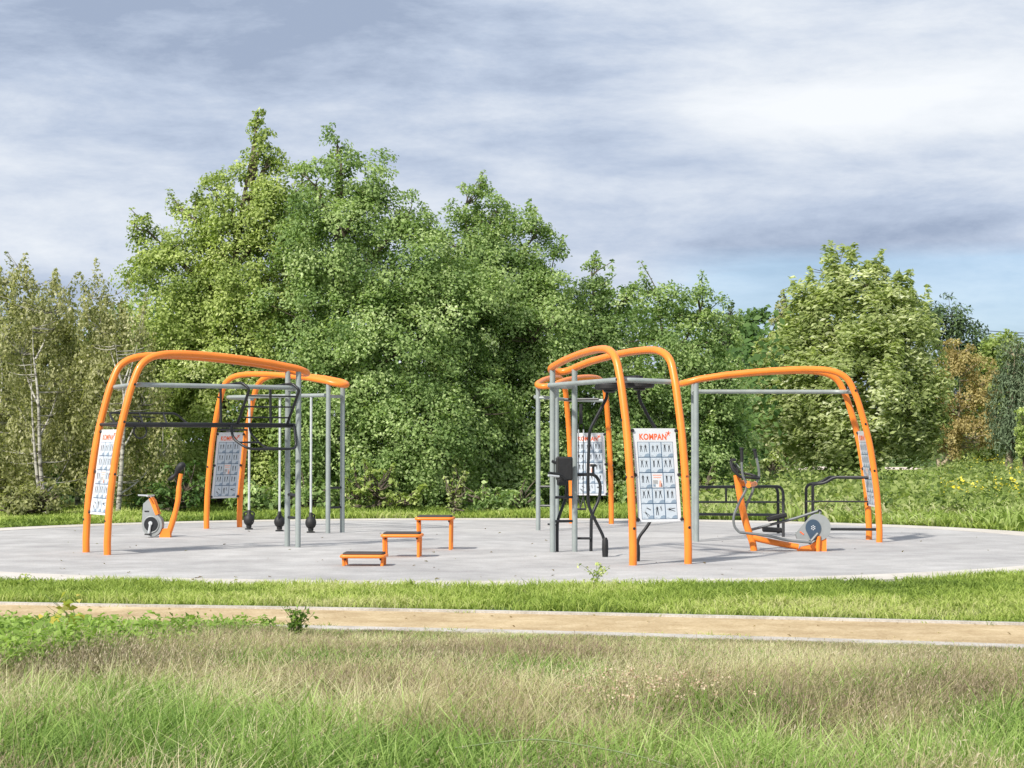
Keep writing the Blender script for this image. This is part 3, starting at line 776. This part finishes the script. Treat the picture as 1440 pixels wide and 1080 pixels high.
tree('oak_tree', 'tallest broad oak with a rounded peak, in the middle of the tree row', G1, 490, 46,
     [(474, 196, 20, 22), (480, 225, 34, 30), (445, 262, 42, 50), (515, 262, 50, 48), (572, 305, 40, 40), (480, 345, 90, 80), (575, 395, 85, 85), (450, 460, 85, 90), (545, 500, 100, 100, -.6), (640, 440, 70, 90), (465, 600, 85, 90, -.5), (580, 620, 95, 85, -.8), (655, 580, 70, 80, -.3), (520, 665, 55, 48, -1.2), (620, 690, 60, 36, -1)], OAK, shoot=.4, trunk=.25)
tree('oak_tree', 'oak with several thin pointed tops just right of the tallest crown', G1, 700, 48,
     [(655, 288, 28, 34), (695, 298, 26, 38), (755, 328, 30, 34), (650, 350, 55, 60), (718, 370, 70, 65), (775, 400, 42, 50), (680, 450, 85, 85), (750, 480, 80, 85, -.5), (690, 560, 80, 80, -.6), (760, 610, 60, 80, -.8), (680, 660, 70, 60, -1)], OAK, shoot=1.2, trunk=.2)
tree('oak_tree', 'shorter dense tree above the back exercise frame', G1, 840, 49,
     [(832, 390, 20, 24), (825, 425, 42, 36), (870, 428, 32, 32), (840, 480, 60, 55), (820, 560, 60, 70, -.4), (880, 570, 50, 70, -.3), (840, 650, 70, 60, -.8), (810, 690, 50, 35, -1.0)], OAK, shoot=1.2, trunk=.16)
tree('oak_tree', 'shorter tree with a rounded top between the back frame and the gap in the trees', G1, 955, 50,
     [(928, 425, 38, 30), (985, 438, 38, 34), (1018, 470, 25, 40), (950, 490, 70, 60), (930, 580, 60, 70, -.4), (1000, 570, 50, 70), (960, 650, 70, 60, -.6), (1030, 620, 40, 60, .5), (1000, 690, 60, 30, -.5)], OAK, shoot=1.2, trunk=.17)
# low bushes in front of the row
bush = 'low bushes along the foot of the tree row'
tree('bush', 'bright leafy bush behind the grey posts of the back left frame', bush, 530, 43.3, [(530, 690, 34, 32), (505, 700, 25, 22), (565, 706, 30, 18)], OAKY, leaf=.12, trunk=.03, clump=.26, shoot=2, cat='bush')
tree('bush', 'small upright bush behind the tallest step', bush, 638, 42.0, [(637, 710, 15, 18), (640, 698, 9, 9)], MAP, leaf=.10, trunk=.02, clump=.2, shoot=2, cat='bush')
tree('bush', 'low sprawling bush between the steps and the back exercise frame', bush, 700, 43.5, [(690, 705, 50, 20), (735, 712, 35, 16)], OAK, leaf=.12, trunk=.03, clump=.26, shoot=2, cat='bush')
tree('bush', 'round bush seen behind the poster board of the nearest frame', bush, 925, 47, [(930, 690, 60, 35), (990, 700, 40, 26)], OAK, leaf=.12, trunk=.03, clump=.3, shoot=2, cat='bush')
tree('bush', 'pale leafed shrub behind the elliptical trainer at the end of the tree row', bush, 1095, 60, [(1085, 668, 28, 26), (1060, 676, 25, 20)], MAP, leaf=.16, trunk=.03, clump=.34, shoot=2, cat='bush')
tree('bush', 'low dark bush under the birches at the far left', bush, 60, 42, [(55, 705, 50, 32), (20, 715, 35, 28)], BIR[:3]+[(.18, .20, .05)], leaf=.10, trunk=.03, clump=.26, cat='bush')
tree('bush', 'low bush behind the exercise bike', bush, 235, 43.5, [(215, 705, 45, 32), (262, 690, 40, 40)], OAKD, leaf=.11, trunk=.03, clump=.26, cat='bush')
tree('bush', 'low dark bush behind the hanging kettlebells', bush, 400, 43.5, [(365, 700, 50, 32), (430, 695, 50, 38)], OAK, leaf=.12, trunk=.03, clump=.28, cat='bush')
# birches
def wx(px, Z): return (px-720)*Z/F
GB = 'slender birches at the left'
for (bp, lab, Z, lumps, tr) in (
    (78, 'birch with a forked white trunk left of the front left frame', 44.0,
     [(40, 405, 30, 30), (75, 440, 38, 50), (30, 500, 45, 75), (85, 540, 48, 85), (40, 620, 50, 70), (100, 640, 40, 70)],
     [[(0, 0, 0), (-.12, 0, 1.0), (-.2, 0, 2.6), (-.30, 0, 3.6), (-.36, 0, 4.2)], [(-.1, .05, 0), (-.25, .1, .9), (-.38, .1, 2.2), (-.45, .1, 3.6)]]),
    (176, 'birch with a thin white trunk seen between the legs of the front left frame', 43.6,
     [(130, 420, 26, 32), (150, 470, 42, 52), (190, 480, 30, 50), (150, 560, 50, 80), (200, 570, 38, 75), (170, 650, 50, 65), (225, 640, 34, 60)],
     [[(0, 0, 0), (.0, 0, 1.2), (.08, 0, 2.5), (.05, 0, 3.2), (-.1, 0, 3.8)], [(0.05, 0, 1.9), (.25, 0, 2.8), (.4, 0, 3.8)]]),
    (8, 'birch with loose drooping twigs at the left edge of the picture', 45.5,
     [(8, 400, 22, 28), (-20, 450, 50, 60), (0, 560, 50, 90), (-50, 560, 50, 90), (-10, 660, 60, 60)],
     [[(0, 0, 0), (-.1, 0, 1.5), (.05, 0, 3.0), (.1, 0, 3.9)]])):
    tree('birch_tree', lab, GB, bp, Z, lumps, BIR, leaf=.085, dens=.9, barkm='birchbark', trunk=.062, droop=.7, clump=.30, trunks=tr, shoot=2.5, asp=.6, fill=.5, branchr=.012, up=.1)
tree('birch_tree', 'taller grey green birch behind the forked birch', GB, 110, 50,
     [(60, 470, 70, 60), (140, 500, 60, 70), (90, 590, 90, 90), (180, 600, 70, 90), (20, 600, 60, 90)], BIR[:4], leaf=.10, dens=.9, barkm='birchbark', trunk=.08, droop=.5, clump=.36, fill=.5, branchr=.012, up=.1)
# right big wind-blown tree
tree('maple_tree', 'large pale green wind-blown tree on the right above the wide frame', None, 1190, 66,
     [(1182, 385, 30, 32), (1215, 402, 34, 34), (1262, 415, 22, 26), (1155, 440, 45, 50), (1215, 460, 75, 70), (1275, 480, 50, 65), (1125, 520, 60, 70), (1200, 550, 95, 90, -.5), (1285, 570, 50, 75), (1110, 578, 60, 62), (1185, 618, 75, 48, -.5), (1260, 605, 55, 45), (1060, 560, 36, 60)],
     MAP, leaf=.19, dens=1.3, wind=1.6, clump=.55, asp=.42, shoot=2.2, trunk=.2, up=.35)
tree('pine_tree', 'dark green rounded pine top rising behind the brown tree', None, 1335, 110, [(1330, 445, 36, 26), (1355, 468, 26, 28), (1310, 470, 30, 36), (1345, 510, 45, 50), (1335, 580, 45, 60)], PINE, leaf=.28, dens=.8, clump=.75, trunk=.25, mat='needle', asp=.3)
tree('brown_tree', 'half bare rust brown tree with a forked trunk in the field at the right', None, 1325, 105,
     [(1350, 505, 42, 34), (1322, 550, 42, 42), (1378, 545, 34, 48), (1308, 600, 32, 35), (1350, 600, 50, 40), (1390, 600, 28, 34), (1325, 628, 36, 18)], RUST, leaf=.15, dens=.36, barkm='twig', trunk=.16, clump=.42, fill=.6, branchr=.05,
     trunks=[[(0, 0, 0), (.2, 0, .9), (.9, 0, 3), (1.0, 0, 5.3)], [(-.1, 0, 0), (-.25, 0, 1.1), (-.6, 0, 2.9), (-.2, 0, 4.4)], [(0.1, 0, .5), (1.0, 0, 1.8), (1.9, 0, 3.4)]])
tree('spruce_tree', 'blue grey conifer with a pale trunk at the right edge of the picture', None, 1418, 90,
     [(1425, 500, 22, 30), (1420, 545, 30, 30), (1425, 585, 38, 28), (1445, 530, 40, 60), (1430, 610, 40, 18)], SPR, leaf=.22, dens=1.0, barkm='twig', trunk=.2, clump=.55, mat='needle', asp=.25, droop=.4)
tree('green_tree', 'olive green tree between the brown tree and the conifer at the right', None, 1392, 118, [(1395, 500, 30, 30), (1410, 490, 30, 26), (1375, 520, 30, 40), (1400, 560, 50, 60), (1385, 610, 60, 40)], OAKY, leaf=.24, clump=.7, trunk=.2)
tree('green_tree', 'bright bush-like tree at the right edge in front of the conifer', None, 1440, 80, [(1442, 600, 22, 26), (1446, 625, 20, 22)], OAKY, leaf=.16, clump=.4, trunk=.06)
G2 = 'distant trees seen through the gap'
for (x, Z, lab, lumps, cc) in (
    (1020, 95, 'distant grey green treetop at the left of the gap', [(1018, 455, 14, 24), (1022, 500, 24, 40), (1020, 580, 40, 60)], SPR),
    (1058, 100, 'distant rounded olive tree in the middle of the gap', [(1055, 462, 26, 30), (1038, 485, 26, 30), (1065, 540, 38, 50), (1055, 610, 45, 45)], OAKD),
    (1098, 92, 'distant thin pale treetop beside the wind-blown tree', [(1097, 445, 12, 26), (1102, 480, 20, 34), (1092, 520, 28, 40), (1100, 590, 40, 60)], BIR)):
    tree('distant_tree', lab, G2, x, Z, lumps, cc, leaf=.22, clump=.6, trunk=.16, shoot=1.5)
# small trees in the far left gap and the light crown behind
def mass(name, label, rows, cols, leaf, cat='trees', seed=5):
    Cs, Ks, Ns = [], [], []
    for (x0, x1, Z, ytop, dep, den) in rows:
        X0, X1 = wx(x0, Z), wx(x1, Z); Hh = (622-ytop)*Z/F+CH
        m = int((X1-X0)*Hh*den)
        X = rng.uniform(X0, X1, m); Y = Z+rng.uniform(-dep, dep, m)
        top = Hh*(.72+.5*fbm(X, Y*.5, 3.0/Hh, seed))
        Zz = rng.random(m)**.8*top
        Cs.append(np.stack([X, Y+np.sin(X*1.3+Zz)*.5, Zz], 1)); Ks.append(np.clip(fbm(X*1.0+Zz*.7, Zz*1.1+Y, 1.2, 3)*1.3-.15+rng.normal(0, .1, m), 0, 1))
        Ns.append(rng.normal(size=(m, 3))*.6+np.array((0, -.6, .7)))
    C = np.concatenate(Cs); K = np.concatenate(Ks)
    o = leafcloud(name, C, leaf*rng.uniform(.7, 1.4, len(C)), np.concatenate(Ns), pal(cols, K), M['leaf'], None, .6)
    return tag(o, label, cat, None, 'stuff')
mass('background_wood', 'dense dark wood behind the row of leafy trees', [(-250, 1060, 56, 450, 1.5, 60), (-300, 1100, 62, 430, 2, 40), (-250, 1040, 50.5, 590, .8, 80)], OAKD, .26)
mass('far_hedge', 'far line of hedge and scrub across the end of the field', [(980, 1900, 135, 600, 3, 14), (980, 1900, 170, 560, 4, 9), (1380, 1900, 150, 520, 4, 9)], OAKD+[(.2, .2, .08)], .42, 'hedge')

# ------------------------------------------------------------------ grass
def near_edge(x): return np.interp(x, [p[0] for p in nk], [p[1] for p in nk])
def far_edge(x): return np.interp(x, [p[0] for p in fk], [p[1] for p in fk])
def tufts(nt, per, x0, x1, y0, y1, keep, spread):
    X = rng.uniform(x0, x1, nt); Y = rng.uniform(y0, y1, nt); k = keep(X, Y); X, Y = X[k], Y[k]
    i = np.repeat(np.arange(len(X)), per)
    ox, oy = rng.normal(0, spread, (2, len(i)))
    return X, Y, i, X[i]+ox, Y[i]+oy, ox, oy
# foreground tall grass
def keepf(X, Y): return (np.abs(X) < Y*.30+1.6) & (Y < near_edge(X)-.12)
TX, TY, ti, bx_, by_, ox, oy = tufts(14500, 34, -7.5, 7.5, 6.2, 18.0, keepf, .055)
ne = near_edge(bx_)-by_
ok = ne > .05+.30*fbm(bx_, by_, 3.0, 17)*np.where(rng.random(len(ne)) < .12, .2, 1)
ti, bx_, by_, ox, oy, ne = ti[ok], bx_[ok], by_[ok], ox[ok], oy[ok], ne[ok]
nb = len(bx_)
g1 = fbm(bx_, by_*.8, .85, 4); 
green = np.clip((8.6-by_)*.40+(g1-.62)*8.0, 0, 1)                  # greener close to the camera, in patches
for cx_, cy_, rx_, ry_, am in ((.97, 9.2, .95, 1.5, 1.1), (-1.7, 8.9, 1.0, 1.2, 1.1), (-.7, 8.3, .8, .9, 1), (2.5, 9.1, .9, 1.5, 1.1), (2.7, 12, .7, .8, .8), (-.4, 15.3, .8, .5, .8), (1.9, 10.6, .4, .7, .9), (-2.2, 10.6, .6, .6, .7), (.2, 11.6, .5, .6, .75), (1.3, 13.2, .6, .45, .7), (-1.4, 12.6, .45, .5, .7)):
    q_ = ((bx_-cx_)/rx_)**2+((by_-cy_)/ry_)**2; green = np.maximum(green, np.clip(am*(1.6-q_)+(g1-.5)*4.5-.2, 0, 1))
green = np.maximum(green, np.clip((-.125*by_-bx_)*1.2, 0, 1)*np.clip((by_-11.3-(bx_/by_+.3)*22)*.9, 0, 1))
lowgreen = np.clip((fbm(bx_, by_, 1.4, 8)-.42)*4, 0, 1)
tv = rng.random(len(TX))[ti]
hh = (.22+.26*fbm(bx_, by_, .9, 6)+.12*tv)*rng.uniform(.55, 1.15, nb)
edge = np.clip(ne/1.7, 0, 1)**.8
left = np.clip((-1.2-bx_)*.6, 0, 1)
sight = CH*(1-by_/(by_+ne+.1))
left = np.clip((-1.6-bx_)*.7, 0, 1)
hh = np.minimum(hh, .035+.78*sight*rng.uniform(.6, 1.15, nb)+np.clip((-.10*by_-bx_)*1.5, 0, 1)*.07*rng.random(nb))
DRY = [(.17, .115, .095), (.30, .225, .155), (.46, .385, .225), (.62, .555, .32), (.80, .74, .49)]
brn = np.clip((fbm(bx_, by_, .75, 40)-.5)*4, -1, 1)*.42+np.clip((by_-12.0)*.04, -.06, .10)
GRN = [(.08, .15, .03), (.18, .30, .06), (.31, .44, .11), (.48, .60, .21)]
t1 = np.clip(tv*.5+rng.normal(.25, .18, nb)+(fbm(bx_, by_, .8, 2)-.5)*.8, 0, 1)
t1d = np.clip(t1-brn, 0, 1)
mixg = (rng.random(nb) < np.clip(green*.88+.14*lowgreen+.06, 0, 1))[:, None]
ct = np.where(mixg, pal(GRN, t1), pal(DRY, t1d)); print('BLADES', nb); cb = pal(GRN, t1*.6)*.6*np.where(mixg, 1, .85)+np.where(mixg, 0, 1)*pal(DRY, t1)*.25  # roots greener, and darkened in colour to paint the shade between blades
lean = np.stack([ox*1.9+rng.normal(.04, .09, nb), oy*1.9+rng.normal(0, .08, nb), np.zeros(nb)], 1)*(.6+hh[:, None]*2.2)*np.where(mixg, 1.5, 1)
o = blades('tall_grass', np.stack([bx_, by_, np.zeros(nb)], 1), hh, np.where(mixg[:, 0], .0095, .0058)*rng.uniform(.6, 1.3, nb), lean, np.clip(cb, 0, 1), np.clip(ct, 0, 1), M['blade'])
tag(o, 'tall mixed dry and green grass filling the foreground', 'grass', None, 'stuff')
# feathery seed heads on the dry stems
sel = np.where((~mixg[:, 0]) & (hh > .22) & (rng.random(nb) < .24))[0]
rep = 7; i = np.repeat(sel, rep); t = np.tile(np.linspace(.62, 1.12, rep), len(sel))
P = np.stack([bx_[i], by_[i], hh[i]*t], 1)+lean[i]*(t[:, None]**1.6)*.95; P[:, 2] -= np.linalg.norm(lean[i], axis=1)*.25*t*t
P += rng.normal(0, .007, P.shape)
SEED = [(.22, .14, .125), (.36, .26, .20), (.50, .41, .29), (.64, .57, .42)]
ts = np.clip(fbm(P[:, 0], P[:, 1], .7, 12)*1.4-.2+rng.normal(0, .13, len(P)), 0, 1)
dd = rng.normal(size=P.shape)*.35+np.array((.15, 0, 1))
o = leafcloud('grass_seed_heads', P, .026*rng.uniform(.5, 1.4, len(P)), rng.normal(size=P.shape)+np.array((0, -.5, 0)), pal(SEED, ts), M['blade'], None, .13, dd)
tag(o, 'feathery brown and beige seed heads above the foreground grass', 'seed heads', None, 'stuff')
# mown verge between path and pad
def keepv(X, Y): return (np.abs(X) < Y*.30+2) & (Y > far_edge(X)+.03+.10*vnoise(X, Y, 2.5, 3)) & (~padin(X, Y, .02)) & (Y < 36)
LAWN = [(.13, .20, .035), (.24, .34, .06), (.36, .47, .09), (.52, .60, .17), (.60, .58, .28)]
def lawn(name, label, nt, per, x0, x1, y0, y1, keep, hlo, hhi, wd, spread, cols, sc=.8):
    _, _, ii, X, Y, ox, oy = tufts(nt, per, x0, x1, y0, y1, keep, spread)
    ok = keep(X, Y); X, Y, ox, oy = X[ok], Y[ok], ox[ok], oy[ok]; m = len(X)
    h = (hlo+(hhi-hlo)*fbm(X, Y, sc, 5))*rng.uniform(.6, 1.25, m)
    h = np.where((X > Y*.125) & (X < Y*.222) & (Y > 45), np.minimum(h, .7*CH*np.clip(1-Y/116, 0, 1)+.02), h)
    tt = np.clip(fbm(X, Y, sc*.6, 9)*1.3-.25+rng.normal(.05, .17, m), 0, 1); c = pal(cols, tt)
    ln = np.stack([ox+rng.normal(.02, .5, m)*h, oy+rng.normal(0, .4, m)*h, np.zeros(m)], 1)
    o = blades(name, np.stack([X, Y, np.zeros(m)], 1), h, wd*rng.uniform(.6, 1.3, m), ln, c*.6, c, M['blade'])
    return tag(o, label, 'grass', None, 'stuff')
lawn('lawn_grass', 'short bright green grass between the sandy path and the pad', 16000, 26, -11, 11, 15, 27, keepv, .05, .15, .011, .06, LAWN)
def keept(X, Y):
    a_, b_ = near_edge(X), far_edge(X); n_ = fbm(X, Y, 2.6, 51)
    return (Y > a_-.25) & (Y < b_-.04) & (np.abs(X) < 8) & (n_ > .60+.9*np.clip(np.minimum(Y-a_, b_-Y), 0, .35))
lawn('path_weeds', 'small grass tufts creeping over the kerbs and edges of the sandy path', 9000, 14, -8, 8, 13, 21, keept, .03, .10, .008, .05, LAWN)
def keepb(X, Y): return (np.abs(X) < Y*.29+2.5) & (~padin(X, Y, .03)) & (Y > 30)
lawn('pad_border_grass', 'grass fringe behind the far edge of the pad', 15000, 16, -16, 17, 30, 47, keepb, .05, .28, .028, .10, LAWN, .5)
MEAD = [(.14, .20, .05), (.24, .34, .07), (.34, .46, .11), (.46, .54, .20), (.58, .55, .34)]
def keepm(X, Y): return (X > Y*.09) & (X < Y*.29+6) & (~padin(X, Y, .05)) & (Y > 34)
lawn('meadow_grass', 'rough green meadow behind the wide right hand frame', 17000, 15, 2, 42, 35, 130, keepm, .12, .65, .06, .22, MEAD, .35)
# goldenrod and clover flowers in the meadow
m = 9000; Y = 45+rng.random(m)**1.1*80; X = rng.uniform(.13, .33, m)*Y
k = (fbm(X, Y, .22, 21) > .58) & (X > Y*.222) & (rng.random(m) < .13); X, Y = X[k], Y[k]; i = np.repeat(np.arange(len(X)), 6)
P = np.stack([X[i], Y[i], .45+.25*rng.random(len(i))], 1)+rng.normal(0, .10, (len(i), 3))
o = leafcloud('goldenrod_flowers', P, .09*rng.uniform(.5, 1.3, len(P)), rng.normal(size=P.shape)*.5+np.array((0, -.3, 1)), pal([(.45, .42, .06), (.70, .58, .04), (.80, .72, .12)], rng.random(len(P))), M['flower'], None, .8)
tag(o, 'yellow flower heads scattered through the meadow at the right', 'flowers', None, 'stuff')
m = 1500; Y = 40+rng.random(m)*70; X = rng.uniform(.09, .3, m)*Y; k = (Y < 68) | (X > Y*.225); X, Y = X[k], Y[k]; m = len(X)
P = np.stack([X, Y, .25+.3*rng.random(m)], 1)
o = leafcloud('meadow_weeds', np.repeat(P, 16, 0)+rng.normal(0, .17, (m*16, 3)), .16*rng.uniform(.5, 1.3, m*16), rng.normal(size=(m*16, 3))*.6+np.array((0, -.2, 1)), pal([(.10, .15, .045), (.24, .31, .09), (.40, .45, .18)], np.repeat(rng.random(m), 16)), M['leaf'], None, .55)
tag(o, 'broad leaved weeds growing among the meadow grass', 'weeds', None, 'stuff')
# nettles at the left front
NET = [(.10, .17, .035), (.18, .28, .06), (.28, .41, .09), (.40, .53, .16)]
Cs, Ns, Ks = [], [], []
for _ in range(800):
    y = rng.uniform(11.0, 16.9); x = y*rng.uniform(-.30, -.125)
    if y > near_edge(x)-.2 or y < 11+(x/y+.30)*22 or fbm(np.array([x]), np.array([y]), .9, 30)[0] < .36: continue
    h = min(.40, .03+.85*CH*(1-y/(near_edge(x)+.3)))*rng.uniform(.5, 1.15)
    if h < .06: continue
    for t in np.linspace(.25, 1, 8):
        m = 6
        Cs.append(np.array((x, y, h*t))+rng.normal(0, .035, (m, 3))); Ns.append(rng.normal(size=(m, 3))*.5+np.array((0, -.2, 1))); Ks.append(np.clip(rng.normal(.35+.3*t, .15, m), 0, 1))
C = np.concatenate(Cs)
o = leafcloud('nettle_patch', C, .055*rng.uniform(.6, 1.4, len(C)), np.concatenate(Ns), pal(NET, np.concatenate(Ks)), M['leaf'], None, .5)
tag(o, 'patch of leafy green weeds beside the path at the left', 'weeds', None, 'stuff')
# single weeds
def weed(name, label, loc, h, n_st, leaf, cols, spread, nl=10, cat='plant', group=None):
    root = empty(name, loc); tag(root, label, cat, group)
    mb = MB(); Cs, Ns, Ds = [], [], []
    for k in range(n_st):
        a = rng.uniform(0, 2*math.pi); e = Vector((math.cos(a)*spread*rng.uniform(.3, 1), math.sin(a)*spread*.7, h*rng.uniform(.6, 1)))
        P = spline([(0, 0, 0), (e.x*.3, e.y*.3, e.z*.6), e], 4)
        mb.tube(P, [.004*(1-.6*i/(len(P)-1)) for i in range(len(P))], 'stem', 5)
        for q in range(nl):
            t = rng.uniform(.25, 1); p = P[int(t*(len(P)-1))]
            Cs.append(np.array(p)+rng.normal(0, leaf*.5, 3)); Ns.append(rng.normal(size=3)*.6+np.array((0, -.3, .8)))
    mb.build('stem', root)
    C = np.array(Cs); leafcloud('leaves', C, leaf*rng.uniform(.6, 1.3, len(C)), np.array(Ns), pal(cols, rng.random(len(C))), M['leaf'], root, .6)
    return root
M['stem'] = solid('green_stem', (.12, .17, .05), .6, var=.2)
g_ = G(838, 823); weed('weed_plant', 'small leafy weed growing at the front edge of the pad below the nearest frame', (g_.x, g_.y, .0), .26, 7, .05, OAKY, .22)
g_ = G(412, 893); weed('weed_plant', 'dark bushy weed at the near edge of the sandy path', (g_.x+.12, g_.y-.75, 0), .33, 16, .04, NET[:3], .14, 16)
g_ = G(30, 930); weed('weed_plant', 'yellowing broad leaved weed in the green patch at the left', (g_.x+.25, g_.y+.8, .0), .46, 5, .10, [(.55, .55, .2), (.6, .5, .1), (.35, .42, .12)], .35, 5)
g_ = G(35, 823); weed('weed_plant', 'low weed at the front left edge of the pad', (g_.x, g_.y, .0), .10, 7, .05, LAWN, .22)
# dark arching bramble stem in the foreground
P = spline([W(640, 1052, 8.3), W(700, 1044, 8.25), W(760, 1040, 8.2), W(830, 1050, 8.1), W(900, 1064, 8.0), W(960, 1082, 7.9)], 6)
mb = MB(); mb.tube(P, [.0035]*len(P), 'stem', 6)
o = mb.build('bramble_stem'); tag(o, 'thin dark stem arching through the grass at the bottom of the picture', 'stem')
# dried flower heads
g_ = W(900, 985, 10)
Cs = []
for k in range(46):
    c = np.array((g_.x+rng.normal(0, .22), 10+rng.normal(0, .3), .38+rng.normal(0, .035))); Cs.append(c+rng.normal(0, .014, (22, 3)))
C = np.concatenate(Cs)
o = leafcloud('dried_flower_heads', C, .013*rng.uniform(.6, 1.4, len(C)), rng.normal(size=C.shape), pal([(.42, .28, .20), (.60, .46, .33), (.70, .60, .45)], rng.random(len(C))), M['blade'], None, .7)
tag(o, 'cluster of dried pinkish beige flower heads in the foreground grass', 'flowers', None, 'stuff')
# leaf litter on the pad
m = 110; X = rng.uniform(-8, 8, m); Y = 22.0+rng.random(m)**2.2*14; k = padin(X, Y, -.1); X, Y = X[k], Y[k]
o = leafcloud('leaf_litter', np.stack([X, Y, np.full(len(X), .036)], 1), .05*rng.uniform(.5, 1.5, len(X)), rng.normal(size=(len(X), 3))*.15+np.array((0, 0, 1)), pal([(.08, .06, .04), (.2, .15, .08), (.16, .18, .05)], rng.random(len(X))), M['leaf'], None, .6)
tag(o, 'few fallen leaves scattered on the pad', 'leaves', None, 'stuff')
m = 170; X = rng.uniform(-7, 7, m); t_ = rng.beta(.6, .6, m); Y = near_edge(X)*(1-t_)+far_edge(X)*t_
o = leafcloud('path_litter', np.stack([X, Y, np.full(m, .02)], 1), .03*rng.uniform(.4, 1.6, m), rng.normal(size=(m, 3))*.25+np.array((0, 0, 1)), pal([(.22, .15, .08), (.35, .26, .15), (.7, .6, .48)], rng.random(m)), M['leaf'], None, .7)
tag(o, 'bits of dead leaf and grit on the sandy path', 'leaves', None, 'stuff')
# power lines at the right
for i, y in enumerate((463, 467, 471)):
    a, b = W(1385, y+2, 190), W(1700, y-26, 150)
    P = [a.lerp(b, t/12)+Vector((0, 0, -.9*math.sin(math.pi*t/12))) for t in range(13)]
    mb = MB(); mb.tube(P, .035, 'black', 5)
    tag(mb.build('power_line'), ('highest', 'middle', 'lowest')[i]+' of the three thin wires in the sky above the trees at the right edge', 'wire', 'overhead wires')

# ------------------------------------------------------------------ sky and light
SD = Vector((-.50, -.62, .72)).normalized()       # towards the sun
el = math.asin(SD.z); az = math.atan2(SD.x, SD.y)
sun = bpy.data.lights.new('sun', 'SUN'); so = bpy.data.objects.new('sun', sun); COL.objects.link(so)
sun.energy = 4.2; sun.angle = R(3); sun.color = (1, .95, .87)
so.rotation_euler = SD.to_track_quat('Z', 'Y').to_euler()
w = bpy.data.worlds.new('World'); S.world = w; w.use_nodes = True
nt = w.node_tree; nt.nodes.clear()
out = N(nt, 'ShaderNodeOutputWorld')
sky = N(nt, 'ShaderNodeTexSky'); sky.sky_type = 'NISHITA'; sky.sun_disc = False
sky.ozone_density = 6; sky.dust_density = .1; sky.air_density = 1.0; sky.sun_elevation = el; sky.sun_rotation = az
b1 = N(nt, 'ShaderNodeBackground'); b1.inputs[1].default_value = .09; nt.links.new(sky.outputs[0], b1.inputs[0])
tc = N(nt, 'ShaderNodeTexCoord').outputs['Generated']
def mapping(sc, loc=(0, 0, 0), rot=(0, 0, 0)):
    mp = N(nt, 'ShaderNodeMapping'); mp.inputs['Scale'].default_value = sc; mp.inputs['Location'].default_value = loc; mp.inputs['Rotation'].default_value = rot
    nt.links.new(tc, mp.inputs[0]); return mp.outputs[0]
big = noise(nt, 1.0, 4, .5, mapping((2.2, 2.2, 13), (12.2, 3.3, 5.1), (0, R(6), 0)), .3)
med = noise(nt, 1.0, 9, .66, mapping((9, 9, 30), (.7, .2, .3), (0, R(6), 0)), .15)
ma = N(nt, 'ShaderNodeMath', operation='MULTIPLY_ADD'); ma.inputs[1].default_value = .62
mm = N(nt, 'ShaderNodeMath', operation='MULTIPLY'); mm.inputs[1].default_value = .38
nt.links.new(med, mm.inputs[0]); nt.links.new(big, ma.inputs[0]); nt.links.new(mm.outputs[0], ma.inputs[2])
cc = ramp(nt, ma.outputs[0], [(.38, (.33, .40, .535)), (.455, (.47, .545, .68)), (.52, (.61, .67, .77)), (.60, (.76, .80, .855)), (.68, (.84, .87, .91))])
b2 = N(nt, 'ShaderNodeBackground'); b2.inputs[1].default_value = .78; nt.links.new(cc, b2.inputs[0])
# thin clear strip low in the sky towards the right
sp = N(nt, 'ShaderNodeSeparateXYZ'); nt.links.new(tc, sp.inputs[0])
def mth(op, a, b=None, c=None):
    n_ = N(nt, 'ShaderNodeMath', operation=op)
    for k, v in enumerate((a, b, c)):
        if v is None: continue
        if isinstance(v, (int, float)): n_.inputs[k].default_value = v
        else: nt.links.new(v, n_.inputs[k])
    return n_.outputs[0]
gap = noise(nt, 1.0, 5, .55, mapping((5, 5, 70), (5.2, 1.4, 2.6), (0, R(3), 0)), .4)
dz = mth('ABSOLUTE', mth('SUBTRACT', sp.outputs[2], .072))
band = mth('SUBTRACT', 1.0, mth('DIVIDE', dz, .030)); band = mth('MAXIMUM', band, 0)
side_ = mth('MINIMUM', mth('MAXIMUM', mth('MULTIPLY', mth('SUBTRACT', sp.outputs[0], .06), 14), 0), 1)
gv = mth('MULTIPLY', mth('MULTIPLY', band, side_), mth('MULTIPLY', gap, 2.2))
gf = mth('SUBTRACT', 1.0, mth('MINIMUM', gv, .42))
mx = N(nt, 'ShaderNodeMixShader'); nt.links.new(gf, mx.inputs[0])
nt.links.new(b1.outputs[0], mx.inputs[1]); nt.links.new(b2.outputs[0], mx.inputs[2]); nt.links.new(mx.outputs[0], out.inputs[0])
S.render.engine = 'CYCLES'
